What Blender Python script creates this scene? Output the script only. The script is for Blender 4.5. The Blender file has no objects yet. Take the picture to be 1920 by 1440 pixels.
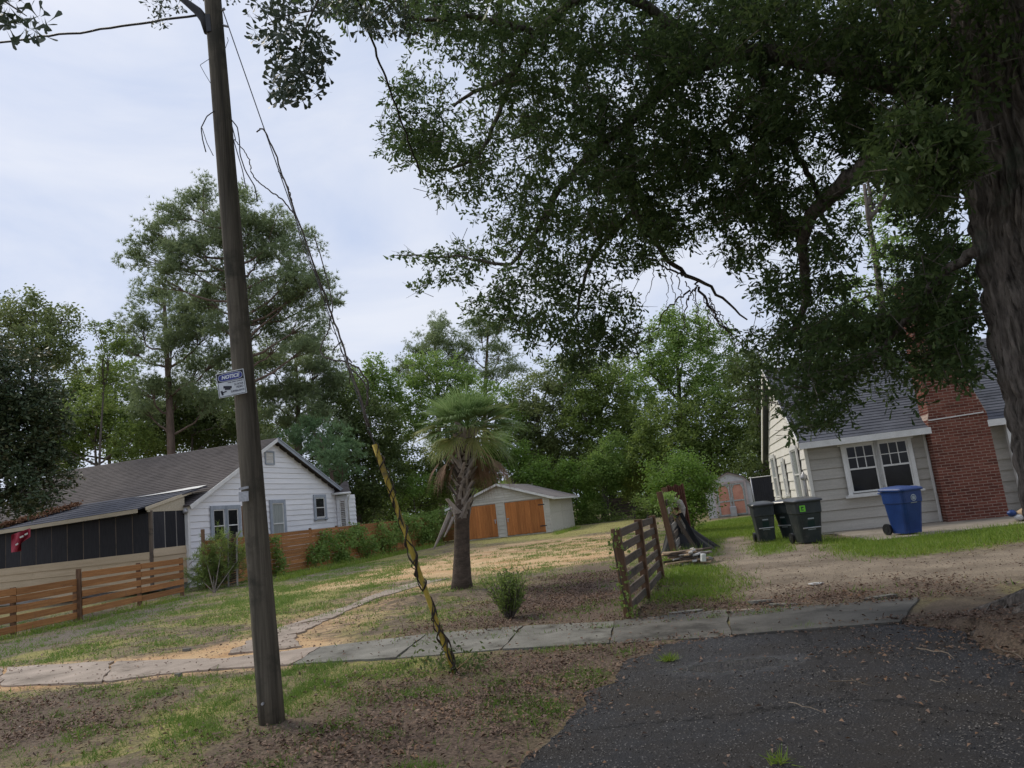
import bpy, bmesh, math, random
import numpy as np
from mathutils import Matrix, Vector
random.seed(7); rng = np.random.default_rng(7)
SC = bpy.context.scene; COL = SC.collection
rad = math.radians

# ------------------------------------------------------------------ camera
FPX = 1385.0; ROLL = rad(6.5); EYE = 1.6
PITCH = math.atan(237 * math.cos(ROLL) / FPX)
_F = np.array([0, math.cos(PITCH), math.sin(PITCH)]); _R0 = np.array([1.0, 0, 0]); _U0 = np.array([0, -math.sin(PITCH), math.cos(PITCH)])
_R = math.cos(ROLL) * _R0 - math.sin(ROLL) * _U0; _U = math.sin(ROLL) * _R0 + math.cos(ROLL) * _U0
_C = np.array([0, 0, EYE])
cam = bpy.data.cameras.new('camera'); cam.lens = FPX / 1920 * 36; cam.sensor_width = 36; cam.clip_start = 0.05; cam.clip_end = 3000
cam_o = bpy.data.objects.new('camera', cam); COL.objects.link(cam_o)
cam_o.matrix_world = Matrix(((_R[0], _U[0], -_F[0], 0), (_R[1], _U[1], -_F[1], 0), (_R[2], _U[2], -_F[2], EYE), (0, 0, 0, 1)))
SC.camera = cam_o
SC.render.resolution_x, SC.render.resolution_y = 1024, 768

# ------------------------------------------------------------------ sky, sun, exposure
SUN_EL, SUN_AZ = rad(48), rad(-50)          # azimuth measured from +Y towards +X
W = bpy.data.worlds.new('World'); SC.world = W; W.use_nodes = True
nt = W.node_tree; nt.nodes.clear()
def wn(t, **k):
    n = nt.nodes.new(t)
    for a, b in k.items(): setattr(n, a, b)
    return n
w_out = wn('ShaderNodeOutputWorld'); w_bg = wn('ShaderNodeBackground'); w_bg.inputs['Strength'].default_value = 0.089
w_sky = wn('ShaderNodeTexSky', sky_type='NISHITA', sun_disc=False, sun_elevation=SUN_EL, sun_rotation=SUN_AZ, air_density=1.0, dust_density=2.0)
w_tc = wn('ShaderNodeTexCoord'); w_map = wn('ShaderNodeMapping'); w_map.inputs['Scale'].default_value = (1, 1, 2.6)
w_n1 = wn('ShaderNodeTexNoise'); w_n1.inputs['Scale'].default_value = 2.3; w_n1.inputs['Detail'].default_value = 7; w_n1.inputs['Roughness'].default_value = 0.55; w_n1.inputs['Distortion'].default_value = 0.5
w_r1 = wn('ShaderNodeValToRGB'); w_r1.color_ramp.elements[0].position = 0.36; w_r1.color_ramp.elements[1].position = 0.66
w_r1.color_ramp.elements[0].color = (4.7, 5.4, 7.0, 1); w_r1.color_ramp.elements[1].color = (6.5, 6.8, 7.6, 1)
w_mix = wn('ShaderNodeMixRGB'); w_mix.inputs['Fac'].default_value = 0.93
L = nt.links.new
L(w_tc.outputs['Generated'], w_map.inputs['Vector']); L(w_map.outputs['Vector'], w_n1.inputs['Vector']); L(w_n1.outputs['Fac'], w_r1.inputs['Fac'])
L(w_sky.outputs['Color'], w_mix.inputs['Color1']); L(w_r1.outputs['Color'], w_mix.inputs['Color2']); L(w_mix.outputs['Color'], w_bg.inputs['Color']); L(w_bg.outputs['Background'], w_out.inputs['Surface'])
sun = bpy.data.lights.new('sun', 'SUN'); sun.energy = 1.5; sun.angle = rad(18); sun.color = (1.0, 0.92, 0.78)
sun_o = bpy.data.objects.new('sun', sun); COL.objects.link(sun_o)
_sd = Vector((math.sin(SUN_AZ) * math.cos(SUN_EL), math.cos(SUN_AZ) * math.cos(SUN_EL), math.sin(SUN_EL)))
sun_o.rotation_euler = _sd.to_track_quat('Z', 'Y').to_euler(); sun_o.location = (0, 0, 60)
SC.view_settings.view_transform = 'Standard'; SC.view_settings.look = 'None'; SC.view_settings.gamma = 1.0; SC.view_settings.exposure = 0.5
SC.view_settings.use_curve_mapping = False

# ------------------------------------------------------------------ helpers: pixels to places
def ray(x, y): return _F + (x - 960) / FPX * _R + (720 - y) / FPX * _U
def G(x, y, z=0.0): d = ray(x, y); return _C + d * ((z - EYE) / d[2])
def AT(x, y, Y): d = ray(x, y); return _C + d * (Y / d[1])
_a = rad(15.5); UU = np.array([math.cos(_a), -math.sin(_a), 0]); VV = np.array([math.sin(_a), math.cos(_a), 0]); ZZ = np.array([0, 0, 1.0])
ROTZ = -_a

# ------------------------------------------------------------------ helpers: objects
def tag(o, label=None, cat=None, group=None, kind=None):
    if label: o['label'] = label
    if cat: o['category'] = cat
    if group: o['group'] = group
    if kind: o['kind'] = kind
    return o
def thing(name, loc, label, cat, rotz=0.0, group=None):
    o = bpy.data.objects.new(name, None); COL.objects.link(o); o.empty_display_size = 0.2
    o.location = tuple(float(c) for c in loc); o.rotation_euler = (0, 0, rotz)
    return tag(o, label, cat, group)
def link(name, me, mat, parent=None, mw=None):
    o = bpy.data.objects.new(name, me); COL.objects.link(o)
    if mat is not None and not me.materials: me.materials.append(mat)
    if parent is not None: o.parent = parent
    if mw is not None: o.matrix_local = mw
    return o
def mesh_np(name, V, F, smooth=False):
    me = bpy.data.meshes.new(name)
    V = np.ascontiguousarray(V, dtype=np.float32)
    if isinstance(F, np.ndarray):
        k = F.shape[1]
        me.vertices.add(len(V)); me.vertices.foreach_set('co', V.ravel())
        me.loops.add(F.size); me.loops.foreach_set('vertex_index', F.astype(np.int32).ravel())
        me.polygons.add(len(F)); me.polygons.foreach_set('loop_start', np.arange(0, F.size, k, dtype=np.int32))
        me.polygons.foreach_set('loop_total', np.full(len(F), k, dtype=np.int32))
        me.update(calc_edges=True)
    else:
        me.from_pydata(V.tolist(), [], F); me.update()
    if smooth: me.polygons.foreach_set('use_smooth', np.ones(len(me.polygons), dtype=bool))
    return me
class MB:
    """collects shapes, becomes one mesh"""
    def __init__(s): s.v = []; s.f = []; s.n = 0
    def add(s, V, F):
        V = np.asarray(V, float); s.v.append(V); s.f += [tuple(int(i) + s.n for i in q) for q in F]; s.n += len(V); return s
    def box(s, x0, x1, y0, y1, z0, z1):
        V = [(x, y, z) for z in (z0, z1) for y in (y0, y1) for x in (x0, x1)]
        return s.add(V, [(0, 2, 3, 1), (4, 5, 7, 6), (0, 1, 5, 4), (2, 6, 7, 3), (0, 4, 6, 2), (1, 3, 7, 5)])
    def bar(s, p, q, w, t, up=(0, 0, 1)):
        p = np.asarray(p, float); q = np.asarray(q, float); d = q - p; d = d / np.linalg.norm(d)
        up = np.asarray(up, float); up = up - d * (up @ d); up /= np.linalg.norm(up); sd = np.cross(d, up)
        V = [b + up * (w / 2) * i + sd * (t / 2) * j for b in (p, q) for i in (-1, 1) for j in (-1, 1)]
        return s.add(V, [(0, 1, 3, 2), (4, 6, 7, 5), (0, 4, 5, 1), (2, 3, 7, 6), (0, 2, 6, 4), (1, 5, 7, 3)])
    def tube(s, P, Rr, n=8, cap=True):
        P = np.asarray(P, float); m = len(P); Rr = np.full(m, Rr) if np.isscalar(Rr) else np.asarray(Rr, float)
        T = np.gradient(P, axis=0); T /= np.linalg.norm(T, axis=1)[:, None] + 1e-9
        ref = np.array([0.31, 0.95, 0.05]) if abs(T[0][2]) > 0.7 else np.array([0, 0, 1.0])
        V = []
        for i in range(m):
            a = np.cross(T[i], ref); a /= np.linalg.norm(a) + 1e-9; b = np.cross(T[i], a)
            for k in range(n):
                t = 2 * math.pi * k / n; V.append(P[i] + Rr[i] * (a * math.cos(t) + b * math.sin(t)))
        Fs = [(i * n + k, i * n + (k + 1) % n, (i + 1) * n + (k + 1) % n, (i + 1) * n + k) for i in range(m - 1) for k in range(n)]
        if cap: Fs += [tuple(range(n - 1, -1, -1)), tuple((m - 1) * n + k for k in range(n))]
        return s.add(V, Fs)
    def prism(s, poly, ax, d0, d1):
        """poly in the plane of the two axes other than ax, extruded from d0 to d1 on ax"""
        o = [i for i in range(3) if i != ax]; V = []
        for d in (d0, d1):
            for a, b in poly:
                q = [0, 0, 0]; q[o[0]] = a; q[o[1]] = b; q[ax] = d; V.append(q)
        n = len(poly)
        return s.add(V, [tuple(range(n - 1, -1, -1)), tuple(range(n, 2 * n))] + [(i, (i + 1) % n, n + (i + 1) % n, n + i) for i in range(n)])
    def lathe(s, prof, n=16, c=(0, 0, 0)):
        V = [(c[0] + r * math.cos(2 * math.pi * k / n), c[1] + r * math.sin(2 * math.pi * k / n), c[2] + z) for r, z in prof for k in range(n)]
        return s.add(V, [(i * n + k, i * n + (k + 1) % n, (i + 1) * n + (k + 1) % n, (i + 1) * n + k) for i in range(len(prof) - 1) for k in range(n)])
    def build(s, name, mat, parent=None, smooth=False, mw=None, bevel=0.0, off=None):
        V = np.concatenate(s.v)
        if off is not None: V = V - np.asarray(off, float)
        me = mesh_np(name, V, s.f, smooth)
        bm = bmesh.new(); bm.from_mesh(me)
        if bevel: bmesh.ops.bevel(bm, geom=bm.edges[:], offset=bevel, segments=1, affect='EDGES')
        bmesh.ops.recalc_face_normals(bm, faces=bm.faces[:]); bm.to_mesh(me); bm.free()
        return link(name, me, mat, parent, mw)
_beam_cache = {}
def beam(name, parent, p, q, w, t, mat, up=(0, 0, 1), bevel=0.004, key=0):
    """one plank or post: length along its own X, width along Y, thickness along Z"""
    p = np.asarray(p, float); q = np.asarray(q, float); d = q - p; Ln = float(np.linalg.norm(d)); d /= Ln
    up = np.asarray(up, float); up = up - d * (up @ d); up /= np.linalg.norm(up); sd = np.cross(d, up)
    k = (round(Ln, 2), round(w, 3), round(t, 3), mat.name, key)
    if k not in _beam_cache:
        m = MB().box(-Ln / 2, Ln / 2, -w / 2, w / 2, -t / 2, t / 2)
        me = mesh_np(name, np.concatenate(m.v), m.f)
        bm = bmesh.new(); bm.from_mesh(me)
        if bevel: bmesh.ops.bevel(bm, geom=bm.edges[:], offset=min(bevel, t * 0.3), segments=1, affect='EDGES')
        bmesh.ops.recalc_face_normals(bm, faces=bm.faces[:]); bm.to_mesh(me); bm.free(); me.materials.append(mat); _beam_cache[k] = me
    c = (p + q) / 2
    return link(name, _beam_cache[k], mat, parent, Matrix(((d[0], up[0], sd[0], c[0]), (d[1], up[1], sd[1], c[1]), (d[2], up[2], sd[2], c[2]), (0, 0, 0, 1))))
def text_mesh(body, size, width=None, bold=0.0, shear=0.0):
    cu = bpy.data.curves.new('t', 'FONT'); cu.body = body; cu.size = size; cu.align_x = 'CENTER'; cu.align_y = 'CENTER'; cu.offset = bold; cu.shear = shear; cu.extrude = 0.0004
    o = bpy.data.objects.new('t', cu); COL.objects.link(o); bpy.context.view_layer.update()
    me = bpy.data.meshes.new_from_object(o.evaluated_get(bpy.context.evaluated_depsgraph_get()))
    bpy.data.objects.remove(o); bpy.data.curves.remove(cu)
    if width:
        xs = [v.co.x for v in me.vertices]; k = width / (max(xs) - min(xs))
        for v in me.vertices: v.co.x *= k
    me.name = 'lettering'; me.materials.clear()
    return me

# ------------------------------------------------------------------ helpers: materials
def new_mat(name):
    m = bpy.data.materials.new(name); m.use_nodes = True; t = m.node_tree
    b = t.nodes['Principled BSDF']; return m, t, b
def nd(t, typ, ins=None, **k):
    n = t.nodes.new(typ)
    for a, b in k.items(): setattr(n, a, b)
    for a, b in (ins or {}).items(): n.inputs[a].default_value = b
    return n
def ramp(t, stops, interp='LINEAR'):
    r = t.nodes.new('ShaderNodeValToRGB'); e = r.color_ramp.elements; r.color_ramp.interpolation = interp
    while len(e) < len(stops): e.new(0.5)
    for el, (p, c) in zip(e, stops): el.position = p; el.color = (*c, 1)
    return r
def surf(name, c0, c1, scale=4.0, rough=0.8, stretch=(1, 1, 1), bump=0.2, detail=6, fine=60.0, spec=0.3, dirt=None, objvar=0.12, metal=0.0, bdist=0.01):
    """two-tone noise surface with fine grain, per-object tint and optional dirt patches"""
    m, t, b = new_mat(name); l = t.links.new
    tc = nd(t, 'ShaderNodeTexCoord'); oi = nd(t, 'ShaderNodeObjectInfo')
    ad = nd(t, 'ShaderNodeVectorMath', operation='ADD'); sc = nd(t, 'ShaderNodeVectorMath', {1: (37, 53, 11)}, operation='MULTIPLY')
    l(oi.outputs['Random'], sc.inputs[0]); l(tc.outputs['Object'], ad.inputs[0]); l(sc.outputs[0], ad.inputs[1])
    mp = nd(t, 'ShaderNodeMapping', {'Scale': stretch}); l(ad.outputs[0], mp.inputs['Vector'])
    n1 = nd(t, 'ShaderNodeTexNoise', {'Scale': scale, 'Detail': detail, 'Roughness': 0.62}); l(mp.outputs[0], n1.inputs['Vector'])
    n2 = nd(t, 'ShaderNodeTexNoise', {'Scale': fine, 'Detail': 3}); l(mp.outputs[0], n2.inputs['Vector'])
    r1 = ramp(t, [(0.3, c0), (0.7, c1)]); l(n1.outputs['Fac'], r1.inputs['Fac'])
    ov = nd(t, 'ShaderNodeMixRGB', {'Fac': 0.35}, blend_type='OVERLAY'); l(r1.outputs['Color'], ov.inputs['Color1']); l(n2.outputs['Fac'], ov.inputs['Color2'])
    col = ov.outputs['Color']
    if dirt:
        n3 = nd(t, 'ShaderNodeTexNoise', {'Scale': dirt[1], 'Detail': 7, 'Roughness': 0.7}); l(ad.outputs[0], n3.inputs['Vector'])
        r3 = ramp(t, [(dirt[2], (0, 0, 0)), (dirt[2] + 0.14, (1, 1, 1))]); l(n3.outputs['Fac'], r3.inputs['Fac'])
        mx = nd(t, 'ShaderNodeMixRGB', {'Color2': (*dirt[0], 1)}); l(r3.outputs['Color'], mx.inputs['Fac']); l(col, mx.inputs['Color1']); col = mx.outputs['Color']
    if objvar:
        hv = nd(t, 'ShaderNodeHueSaturation'); mr = nd(t, 'ShaderNodeMapRange', {'To Min': 1 - objvar, 'To Max': 1 + objvar})
        l(oi.outputs['Random'], mr.inputs['Value']); l(mr.outputs[0], hv.inputs['Value']); l(col, hv.inputs['Color']); col = hv.outputs['Color']
    l(col, b.inputs['Base Color']); b.inputs['Roughness'].default_value = rough; b.inputs['Specular IOR Level'].default_value = spec; b.inputs['Metallic'].default_value = metal
    if bump:
        bp = nd(t, 'ShaderNodeBump', {'Strength': bump, 'Distance': bdist}); sm = nd(t, 'ShaderNodeMath', operation='ADD')
        l(n1.outputs['Fac'], sm.inputs[0]); l(n2.outputs['Fac'], sm.inputs[1]); l(sm.outputs[0], bp.inputs['Height']); l(bp.outputs[0], b.inputs['Normal'])
    return m
def leafmat(name, cols, transl=0.35, rough=0.55, nscale=0.35, spec=0.35):
    """foliage: each leaf picks a tone, broad noise shifts clumps"""
    m, t, b = new_mat(name); l = t.links.new
    g = nd(t, 'ShaderNodeNewGeometry'); tc = nd(t, 'ShaderNodeTexCoord'); n = nd(t, 'ShaderNodeTexNoise', {'Scale': nscale, 'Detail': 3}); l(tc.outputs['Object'], n.inputs['Vector'])
    mx = nd(t, 'ShaderNodeMath', {1: 0.55}, operation='MULTIPLY'); l(g.outputs['Random Per Island'], mx.inputs[0])
    my = nd(t, 'ShaderNodeMath', {1: 0.9, 2: -0.22}, operation='MULTIPLY_ADD'); l(n.outputs['Fac'], my.inputs[0])
    ad = nd(t, 'ShaderNodeMath', operation='ADD', use_clamp=True); l(mx.outputs[0], ad.inputs[0]); l(my.outputs[0], ad.inputs[1])
    r = ramp(t, [(i / (len(cols) - 1), c) for i, c in enumerate(cols)]); l(ad.outputs[0], r.inputs['Fac'])
    l(r.outputs['Color'], b.inputs['Base Color']); b.inputs['Roughness'].default_value = rough; b.inputs['Specular IOR Level'].default_value = spec
    tr = nd(t, 'ShaderNodeBsdfTranslucent'); l(r.outputs['Color'], tr.inputs['Color'])
    ms = nd(t, 'ShaderNodeMixShader', {'Fac': transl}); out = t.nodes['Material Output']
    l(b.outputs[0], ms.inputs[1]); l(tr.outputs[0], ms.inputs[2]); l(ms.outputs[0], out.inputs['Surface'])
    return m
def plain(name, c, rough=0.5, spec=0.4, metal=0.0):
    return surf(name, tuple(x * 0.85 for x in c), tuple(min(1, x * 1.12) for x in c), 6, rough, bump=0.05, spec=spec, metal=metal, objvar=0.05)

M = {}
M['oak_bark'] = surf('oak_bark', (0.028, 0.023, 0.019), (0.27, 0.23, 0.195), 16, 0.95, (1, 1, 0.2), 1.0, fine=26, dirt=((0.10, 0.12, 0.085), 2.2, 0.56), objvar=0, bdist=0.05)
M['bark'] = surf('bark', (0.06, 0.05, 0.042), (0.16, 0.135, 0.115), 4, 0.95, (1, 1, 0.25), 0.8, fine=20, objvar=0.1, bdist=0.04)
M['pine_bark'] = surf('pine_bark', (0.10, 0.07, 0.055), (0.22, 0.16, 0.125), 4, 0.95, (1, 1, 0.3), 0.8, fine=20, objvar=0.1, bdist=0.04)
M['pole_wood'] = surf('pole_wood', (0.055, 0.047, 0.036), (0.17, 0.145, 0.108), 16, 0.9, (1, 1, 0.035), 0.9, fine=90, dirt=((0.055, 0.05, 0.038), 2.0, 0.5), objvar=0, bdist=0.012)
M['orange_wood'] = surf('orange_wood', (0.25, 0.105, 0.036), (0.42, 0.20, 0.075), 3.5, 0.8, (0.35, 6, 6), 0.3, fine=30, dirt=((0.16, 0.085, 0.05), 2.0, 0.58), objvar=0.2)
M['door_wood'] = surf('door_wood', (0.36, 0.125, 0.038), (0.54, 0.215, 0.065), 3, 0.75, (0.35, 5, 5), 0.3, fine=30, objvar=0.2)
M['old_wood'] = surf('old_wood', (0.075, 0.058, 0.045), (0.165, 0.128, 0.10), 4, 0.9, (0.3, 6, 6), 0.5, fine=35, dirt=((0.05, 0.045, 0.035), 2, 0.52), objvar=0.2)
M['brown_post'] = surf('brown_post', (0.105, 0.06, 0.036), (0.20, 0.115, 0.066), 4, 0.85, (0.3, 6, 6), 0.4, fine=35, objvar=0.15)
M['gray_wood'] = surf('gray_wood', (0.22, 0.20, 0.18), (0.40, 0.37, 0.33), 4, 0.9, (0.3, 6, 6), 0.4, fine=35, objvar=0.3)
M['tan_wood'] = surf('tan_wood', (0.34, 0.24, 0.15), (0.50, 0.36, 0.23), 4, 0.85, (0.3, 6, 6), 0.3, fine=35, objvar=0.25)
M['stick'] = surf('stick', (0.11, 0.085, 0.065), (0.24, 0.195, 0.15), 8, 0.9, objvar=0.35)
M['white_siding'] = surf('white_siding', (0.72, 0.72, 0.73), (0.84, 0.83, 0.83), 2, 0.6, (0.4, 4, 4), 0.15, fine=40, dirt=((0.42, 0.41, 0.38), 2.5, 0.68), objvar=0.05)
M['gray_trim'] = surf('gray_trim', (0.27, 0.30, 0.34), (0.37, 0.40, 0.44), 5, 0.6, bump=0.1, objvar=0.06)
M['white_trim'] = surf('white_trim', (0.62, 0.61, 0.58), (0.76, 0.75, 0.72), 4, 0.55, bump=0.08, dirt=((0.4, 0.38, 0.33), 4, 0.7), objvar=0.04)
M['beige_siding'] = surf('beige_siding', (0.40, 0.375, 0.33), (0.50, 0.47, 0.42), 3, 0.7, (0.4, 4, 4), 0.15, fine=50, dirt=((0.30, 0.27, 0.22), 1.6, 0.66), objvar=0.06)
M['cream_siding'] = surf('cream_siding', (0.70, 0.67, 0.60), (0.80, 0.77, 0.70), 3, 0.7, (0.4, 4, 4), 0.15, fine=50, objvar=0.05)
M['tan_siding'] = surf('tan_siding', (0.44, 0.34, 0.22), (0.54, 0.43, 0.29), 3, 0.75, (0.4, 4, 4), 0.2, fine=50, dirt=((0.30, 0.23, 0.15), 2, 0.64), objvar=0.06)
M['gray_block'] = surf('gray_block', (0.45, 0.425, 0.365), (0.58, 0.55, 0.48), 3, 0.8, (0.5, 3, 3), 0.2, fine=50, dirt=((0.27, 0.25, 0.21), 1.5, 0.62), objvar=0.06)
M['glass'] = surf('glass', (0.010, 0.010, 0.012), (0.024, 0.025, 0.027), 2, 0.1, bump=0, spec=0.22, objvar=0)
M['curtain_glass'] = surf('curtain_glass', (0.22, 0.24, 0.23), (0.34, 0.36, 0.34), 3, 0.2, (6, 6, 0.5), 0, spec=0.5, objvar=0.1)
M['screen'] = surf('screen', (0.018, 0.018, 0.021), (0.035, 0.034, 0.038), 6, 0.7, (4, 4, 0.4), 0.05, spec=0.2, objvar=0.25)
M['fascia_wood'] = surf('fascia_wood', (0.42, 0.36, 0.26), (0.56, 0.49, 0.37), 4, 0.8, (0.4, 4, 4), 0.2, fine=40, objvar=0.1)
M['black_metal'] = plain('black_metal', (0.02, 0.02, 0.022), 0.45)
M['gray_metal'] = plain('gray_metal', (0.42, 0.42, 0.43), 0.5, metal=0.5)
M['dark_cable'] = plain('dark_cable', (0.02, 0.019, 0.019), 0.6)
M['steel_wire'] = plain('steel_wire', (0.16, 0.16, 0.17), 0.5, metal=0.4)
M['yellow_guard'] = surf('yellow_guard', (0.40, 0.285, 0.045), (0.55, 0.41, 0.075), 7, 0.55, (1, 1, 0.3), 0.1, dirt=((0.16, 0.125, 0.06), 6, 0.52), objvar=0)
M['vine_wood'] = surf('vine_wood', (0.035, 0.028, 0.022), (0.09, 0.07, 0.055), 12, 0.9, bump=0.5, objvar=0.1)
M['pale_vine'] = surf('pale_vine', (0.10, 0.085, 0.075), (0.20, 0.17, 0.15), 12, 0.9, bump=0.4, objvar=0.1)
M['sign_white'] = plain('sign_white', (0.70, 0.73, 0.75), 0.4)
M['sign_blue'] = plain('sign_blue', (0.035, 0.045, 0.25), 0.4)
M['ink'] = plain('ink', (0.02, 0.02, 0.028), 0.5)
M['gray_ink'] = plain('gray_ink', (0.10, 0.10, 0.13), 0.5)
M['bin_black'] = surf('bin_black', (0.020, 0.026, 0.028), (0.042, 0.050, 0.053), 3, 0.45, bump=0.1, spec=0.4, dirt=((0.075, 0.077, 0.072), 4, 0.52), objvar=0.1)
M['bin_lid'] = surf('bin_lid', (0.022, 0.024, 0.026), (0.04, 0.042, 0.046), 3, 0.3, bump=0.08, spec=0.5, objvar=0.1)
M['bin_blue'] = surf('bin_blue', (0.009, 0.032, 0.135), (0.018, 0.055, 0.205), 3, 0.42, bump=0.08, spec=0.4, dirt=((0.02, 0.04, 0.13), 3, 0.62), objvar=0)
M['pale_print'] = plain('pale_print', (0.42, 0.46, 0.5), 0.6)
M['green_sticker'] = plain('green_sticker', (0.20, 0.62, 0.05), 0.5)
M['dark_green'] = plain('dark_green', (0.006, 0.028, 0.026), 0.5)
M['brick'] = leafmat('brick', [(0.085, 0.030, 0.024), (0.135, 0.045, 0.032), (0.19, 0.066, 0.046), (0.25, 0.10, 0.07)], 0.0, 0.9, 1.6, 0.15)
M['mortar'] = surf('mortar', (0.33, 0.25, 0.20), (0.46, 0.36, 0.30), 10, 0.95, bump=0.4, objvar=0)
M['concrete'] = surf('concrete', (0.125, 0.12, 0.102), (0.245, 0.235, 0.205), 2.2, 0.9, bump=0.5, fine=60, dirt=((0.075, 0.068, 0.055), 1.8, 0.54), objvar=0.07)
M['sandy_concrete'] = surf('sandy_concrete', (0.26, 0.215, 0.175), (0.42, 0.345, 0.285), 2.0, 0.95, bump=0.5, fine=60, dirt=((0.16, 0.13, 0.10), 1.6, 0.54), objvar=0.07)
M['dark_concrete'] = surf('dark_concrete', (0.075, 0.070, 0.060), (0.165, 0.155, 0.135), 2.2, 0.85, bump=0.5, fine=60, dirt=((0.045, 0.041, 0.034), 1.6, 0.52), objvar=0.07)  # darker tone with stain patches, used on the right-hand slabs
M['slab_concrete'] = surf('slab_concrete', (0.20, 0.17, 0.13), (0.30, 0.26, 0.21), 2.5, 0.9, bump=0.3, dirt=((0.12, 0.105, 0.08), 2, 0.55), objvar=0)
M['pink_paint'] = surf('pink_paint', (0.50, 0.22, 0.15), (0.62, 0.31, 0.22), 4, 0.75, bump=0.15, dirt=((0.40, 0.16, 0.09), 3, 0.6), objvar=0.06)
M['shed_white'] = surf('shed_white', (0.44, 0.43, 0.42), (0.58, 0.57, 0.56), 3, 0.7, bump=0.15, dirt=((0.30, 0.29, 0.26), 3, 0.58), objvar=0.05)
M['shed_trim'] = surf('shed_trim', (0.42, 0.35, 0.33), (0.56, 0.46, 0.43), 4, 0.7, bump=0.1, objvar=0.06)
M['worn_trim'] = surf('worn_trim', (0.26, 0.28, 0.26), (0.48, 0.48, 0.44), 9, 0.8, bump=0.2, objvar=0.06)
M['tarp'] = surf('tarp', (0.008, 0.008, 0.009), (0.02, 0.02, 0.021), 5, 0.6, bump=0.3, spec=0.2, objvar=0)
M['rust'] = surf('rust', (0.07, 0.03, 0.02), (0.16, 0.07, 0.045), 5, 0.85, (6, 6, 0.4), 0.4, objvar=0)
M['rope'] = surf('rope', (0.36, 0.25, 0.12), (0.52, 0.38, 0.21), 30, 0.9, bump=0.4, objvar=0)
M['red_cloth'] = surf('red_cloth', (0.25, 0.02, 0.04), (0.38, 0.04, 0.07), 4, 0.8, bump=0.2, objvar=0)
M['white_thing'] = plain('white_thing', (0.7, 0.7, 0.68), 0.5)
M['palm_bark'] = surf('palm_bark', (0.06, 0.046, 0.036), (0.14, 0.105, 0.08), 6, 0.95, (1, 1, 2.5), 0.9, fine=30, objvar=0, bdist=0.03)
M['palm_boot'] = surf('palm_boot', (0.19, 0.16, 0.135), (0.40, 0.35, 0.305), 5, 0.9, (4, 4, 0.6), 0.4, fine=30, dirt=((0.10, 0.075, 0.055), 3, 0.6), objvar=0.22)
M['frond_green'] = leafmat('frond_green', [(0.12, 0.19, 0.065), (0.21, 0.31, 0.11), (0.33, 0.42, 0.19)], 0.42, 0.5, 1.2, 0.35)
M['frond_yellow'] = leafmat('frond_yellow', [(0.20, 0.24, 0.07), (0.30, 0.33, 0.11), (0.42, 0.40, 0.18)], 0.42, 0.5, 1.2, 0.3)
M['frond_dead'] = surf('frond_dead', (0.19, 0.12, 0.08), (0.38, 0.25, 0.165), 3, 0.85, bump=0.1, objvar=0.25)
def shingle_mat(name, a, b):
    return surf(name, a, b, 1.2, 0.92, (1.2, 1, 1), 0.5, fine=38, detail=9, dirt=(tuple(x * 0.72 for x in a), 1.1, 0.58), objvar=0, bdist=0.006)
M['brown_shingle'] = shingle_mat('brown_shingle', (0.070, 0.060, 0.058), (0.115, 0.099, 0.095))
M['blue_shingle'] = shingle_mat('blue_shingle', (0.060, 0.064, 0.076), (0.105, 0.110, 0.128))
M['felt'] = shingle_mat('felt', (0.050, 0.053, 0.068), (0.085, 0.09, 0.112))
M['gray_shingle'] = shingle_mat('gray_shingle', (0.15, 0.135, 0.13), (0.22, 0.20, 0.19))
M['oak_leaf'] = leafmat('oak_leaf', [(0.040, 0.068, 0.024), (0.074, 0.119, 0.042), (0.124, 0.180, 0.061), (0.187, 0.237, 0.088)], 0.48, 0.55, 0.5, 0.2)
M['near_leaf'] = leafmat('near_leaf', [(0.039, 0.058, 0.036), (0.065, 0.091, 0.052), (0.098, 0.111, 0.072)], 0.2, 0.5, 0.8)
M['pine_needle'] = leafmat('pine_needle', [(0.162, 0.218, 0.121), (0.258, 0.323, 0.159), (0.355, 0.405, 0.189)], 0.5, 0.6)
M['pine_young'] = leafmat('pine_young', [(0.099, 0.179, 0.086), (0.179, 0.287, 0.130), (0.269, 0.359, 0.154)], 0.3, 0.6)
M['leaf_mid'] = leafmat('leaf_mid', [(0.073, 0.112, 0.028), (0.147, 0.211, 0.051), (0.243, 0.329, 0.083), (0.340, 0.392, 0.114)], 0.48)
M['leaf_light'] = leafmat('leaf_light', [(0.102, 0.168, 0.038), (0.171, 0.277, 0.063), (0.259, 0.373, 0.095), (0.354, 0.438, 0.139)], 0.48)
M['leaf_bright'] = leafmat('leaf_bright', [(0.081, 0.150, 0.024), (0.149, 0.259, 0.044), (0.243, 0.349, 0.061)], 0.4)
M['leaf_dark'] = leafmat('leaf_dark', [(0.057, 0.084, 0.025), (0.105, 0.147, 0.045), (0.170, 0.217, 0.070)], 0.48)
M['leaf_blue'] = leafmat('leaf_blue', [(0.090, 0.125, 0.045), (0.162, 0.211, 0.076), (0.252, 0.301, 0.114), (0.340, 0.364, 0.159)], 0.48)
M['leaf_yellow'] = leafmat('leaf_yellow', [(0.108, 0.138, 0.020), (0.180, 0.218, 0.035), (0.264, 0.287, 0.060)], 0.4)
M['magnolia'] = leafmat('magnolia', [(0.027, 0.049, 0.025), (0.051, 0.079, 0.036), (0.098, 0.122, 0.058), (0.254, 0.188, 0.100)], 0.15, 0.45, 0.6, 0.3)
M['litter'] = leafmat('litter', [(0.045, 0.033, 0.027), (0.09, 0.060, 0.047), (0.15, 0.10, 0.078), (0.23, 0.165, 0.13), (0.22, 0.125, 0.07), (0.44, 0.36, 0.29)], 0.1, 0.8, 1.5, 0.2)
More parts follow.
